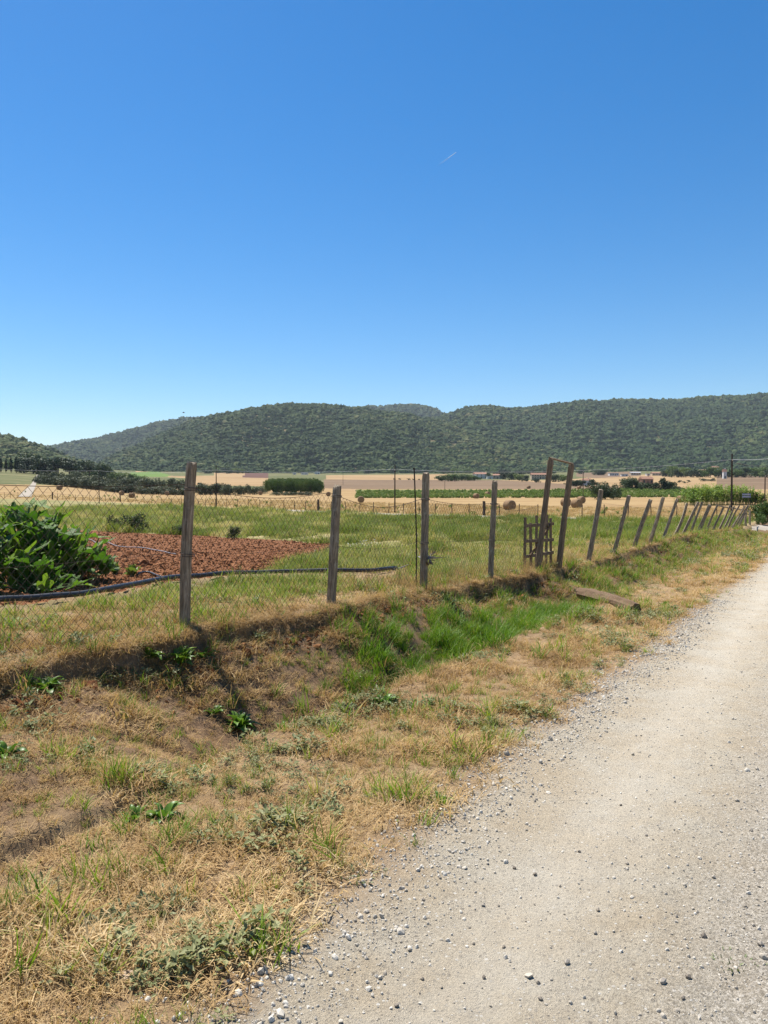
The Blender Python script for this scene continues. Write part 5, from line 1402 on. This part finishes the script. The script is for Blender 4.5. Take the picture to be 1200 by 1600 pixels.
# white wild flowers by the corner of the red plot
n = 110
px = rng.normal(560, 22, n); py = 858 + rng.normal(0, 6, n) - (px - 560) * .15
pp = np.array([hit(a, b) for a, b in zip(px, py)])
M_FLW = simple('white_petal', [(.3, (.62, .62, .55)), (.7, (.78, .78, .72))], 9, .7)
mb = MB(); mb.tube([(0, 0, 0), (0, 0, .9)], .02, 3, False)
for k in range(5):
    a = k * 1.257; mb.add([(0, 0, .9), (math.cos(a - .5) * .16, math.sin(a - .5) * .16, .93), (math.cos(a) * .25, math.sin(a) * .25, .95), (math.cos(a + .5) * .16, math.sin(a + .5) * .16, .93)], [[0, 1, 2, 3]])
scatter('wildflowers', pp, norm_rot(n, .25), rng.uniform(.07, .13, n), np.zeros(n), [proto('wildflower', mb.mesh('flower', M_FLW))], None, 'tiny white wildflowers at the corner of the red plot', 'flowers')

# ------------------------------------------------------------------ bird and contrail
M_BIRD = simple('bird', [(.3, (.03, .03, .035)), (.7, (.07, .065, .06))], 20, .8)
d = ray(287, 645); bp = Vector((0, 0, CAMZ)) + d * 70
bd = thing('bird', 'tiny dark bird flying above the left ridge', 'bird', bp, R(20))
mb = MB(); mb.tube([(-.13, 0, 0), (-.08, 0, .01), (0, 0, .01), (.08, 0, .015), (.12, 0, .02)], [.008, .025, .03, .022, .006], 7); link('body', mb.mesh('body', M_BIRD, True), bd)
for s in (-1, 1):
    link('wing', mesh_from('wing', [(.05, s * .02, .02), (-.04, s * .02, .02), (-.06, s * .12, .07), (.03, s * .13, .075), (-.08, s * .24, .05)], [[0, 1, 2, 3], [3, 2, 4]], False, (M_BIRD,)), bd)
def contrail_mat():
    m, nt, N, L, P = newmat('contrail')
    a = attr(nt, 'fade').outputs['Fac']
    P.inputs['Base Color'].default_value = (.9, .9, .9, 1); P.inputs['Roughness'].default_value = 1
    L.new(a, P.inputs['Alpha'])
    return m
a = Vector((0, 0, CAMZ)) + ray(684, 259) * 21000; b = Vector((0, 0, CAMZ)) + ray(712.5, 238) * 21600
V_, F_, fd = [], [], []; NS = 24; ax = (b - a).normalized(); s1 = ax.orthogonal().normalized(); s2 = ax.cross(s1)
for i in range(NS + 1):
    f_ = i / NS
    for k in range(8):
        th_ = k * math.pi / 4; V_.append(tuple((b - a) * f_ + (s1 * math.cos(th_) + s2 * math.sin(th_)) * (15 - 7 * f_))); fd.append(.02 + .5 * f_ ** 1.3)
for i in range(NS):
    for k in range(8): F_.append([i * 8 + k, i * 8 + (k + 1) % 8, (i + 1) * 8 + (k + 1) % 8, (i + 1) * 8 + k])
me = mesh_from('contrail', V_, F_, True, (contrail_mat(),))
at_ = me.attributes.new('fade', 'FLOAT', 'POINT'); at_.data.foreach_set('value', np.array(fd, np.float32))
link('contrail', me, None, a, None, 'short thin white contrail high in the blue sky', 'contrail')

# ------------------------------------------------------------------ haze over the valley
HAZE = 0.000055
if HAZE:
    m = bpy.data.materials.new('haze'); m.use_nodes = True; nt = m.node_tree; nt.nodes.clear()
    out = nt.nodes.new('ShaderNodeOutputMaterial'); pv = nt.nodes.new('ShaderNodeVolumePrincipled')
    pv.inputs['Color'].default_value = (.80, .90, 1.0, 1); pv.inputs['Density'].default_value = HAZE; pv.inputs['Anisotropy'].default_value = .1
    nt.links.new(pv.outputs[0], out.inputs['Volume'])
    zlo, zhi = float(V[:, 2].min()) - 2, 470.0
    mb = MB(); mb.box((0, 0, (zlo + zhi) / 2), (19000, 19000, zhi - zlo))
    link('haze', mb.mesh('haze', m), None, None, 'stuff', 'thin blue summer haze over the valley', 'haze')

# say which one in every short row of look-alikes, counted from the left
ORD = 'leftmost second third fourth fifth sixth seventh eighth ninth tenth eleventh twelfth thirteenth fourteenth fifteenth sixteenth seventeenth eighteenth nineteenth twentieth'.split()
ORD += ['twenty-' + w for w in 'first second third fourth fifth sixth seventh eighth ninth'.split()] + ['thirtieth']
rows = {}
for o in bpy.data.objects:
    if o.parent is None and o.get('group') and o.get('label') and o.name in COL.objects: rows.setdefault(o['label'], []).append(o)
for lab, os_ in rows.items():
    if 2 <= len(os_) <= 30 and len(lab.split()) <= 13:
        os_.sort(key=lambda o: o.location.x / o.location.y)
        for k, o in enumerate(os_):
            o['label'] = lab + ', ' + (ORD[k] if k == 0 else 'rightmost' if k == len(os_) - 1 else ORD[k] + ' from left')
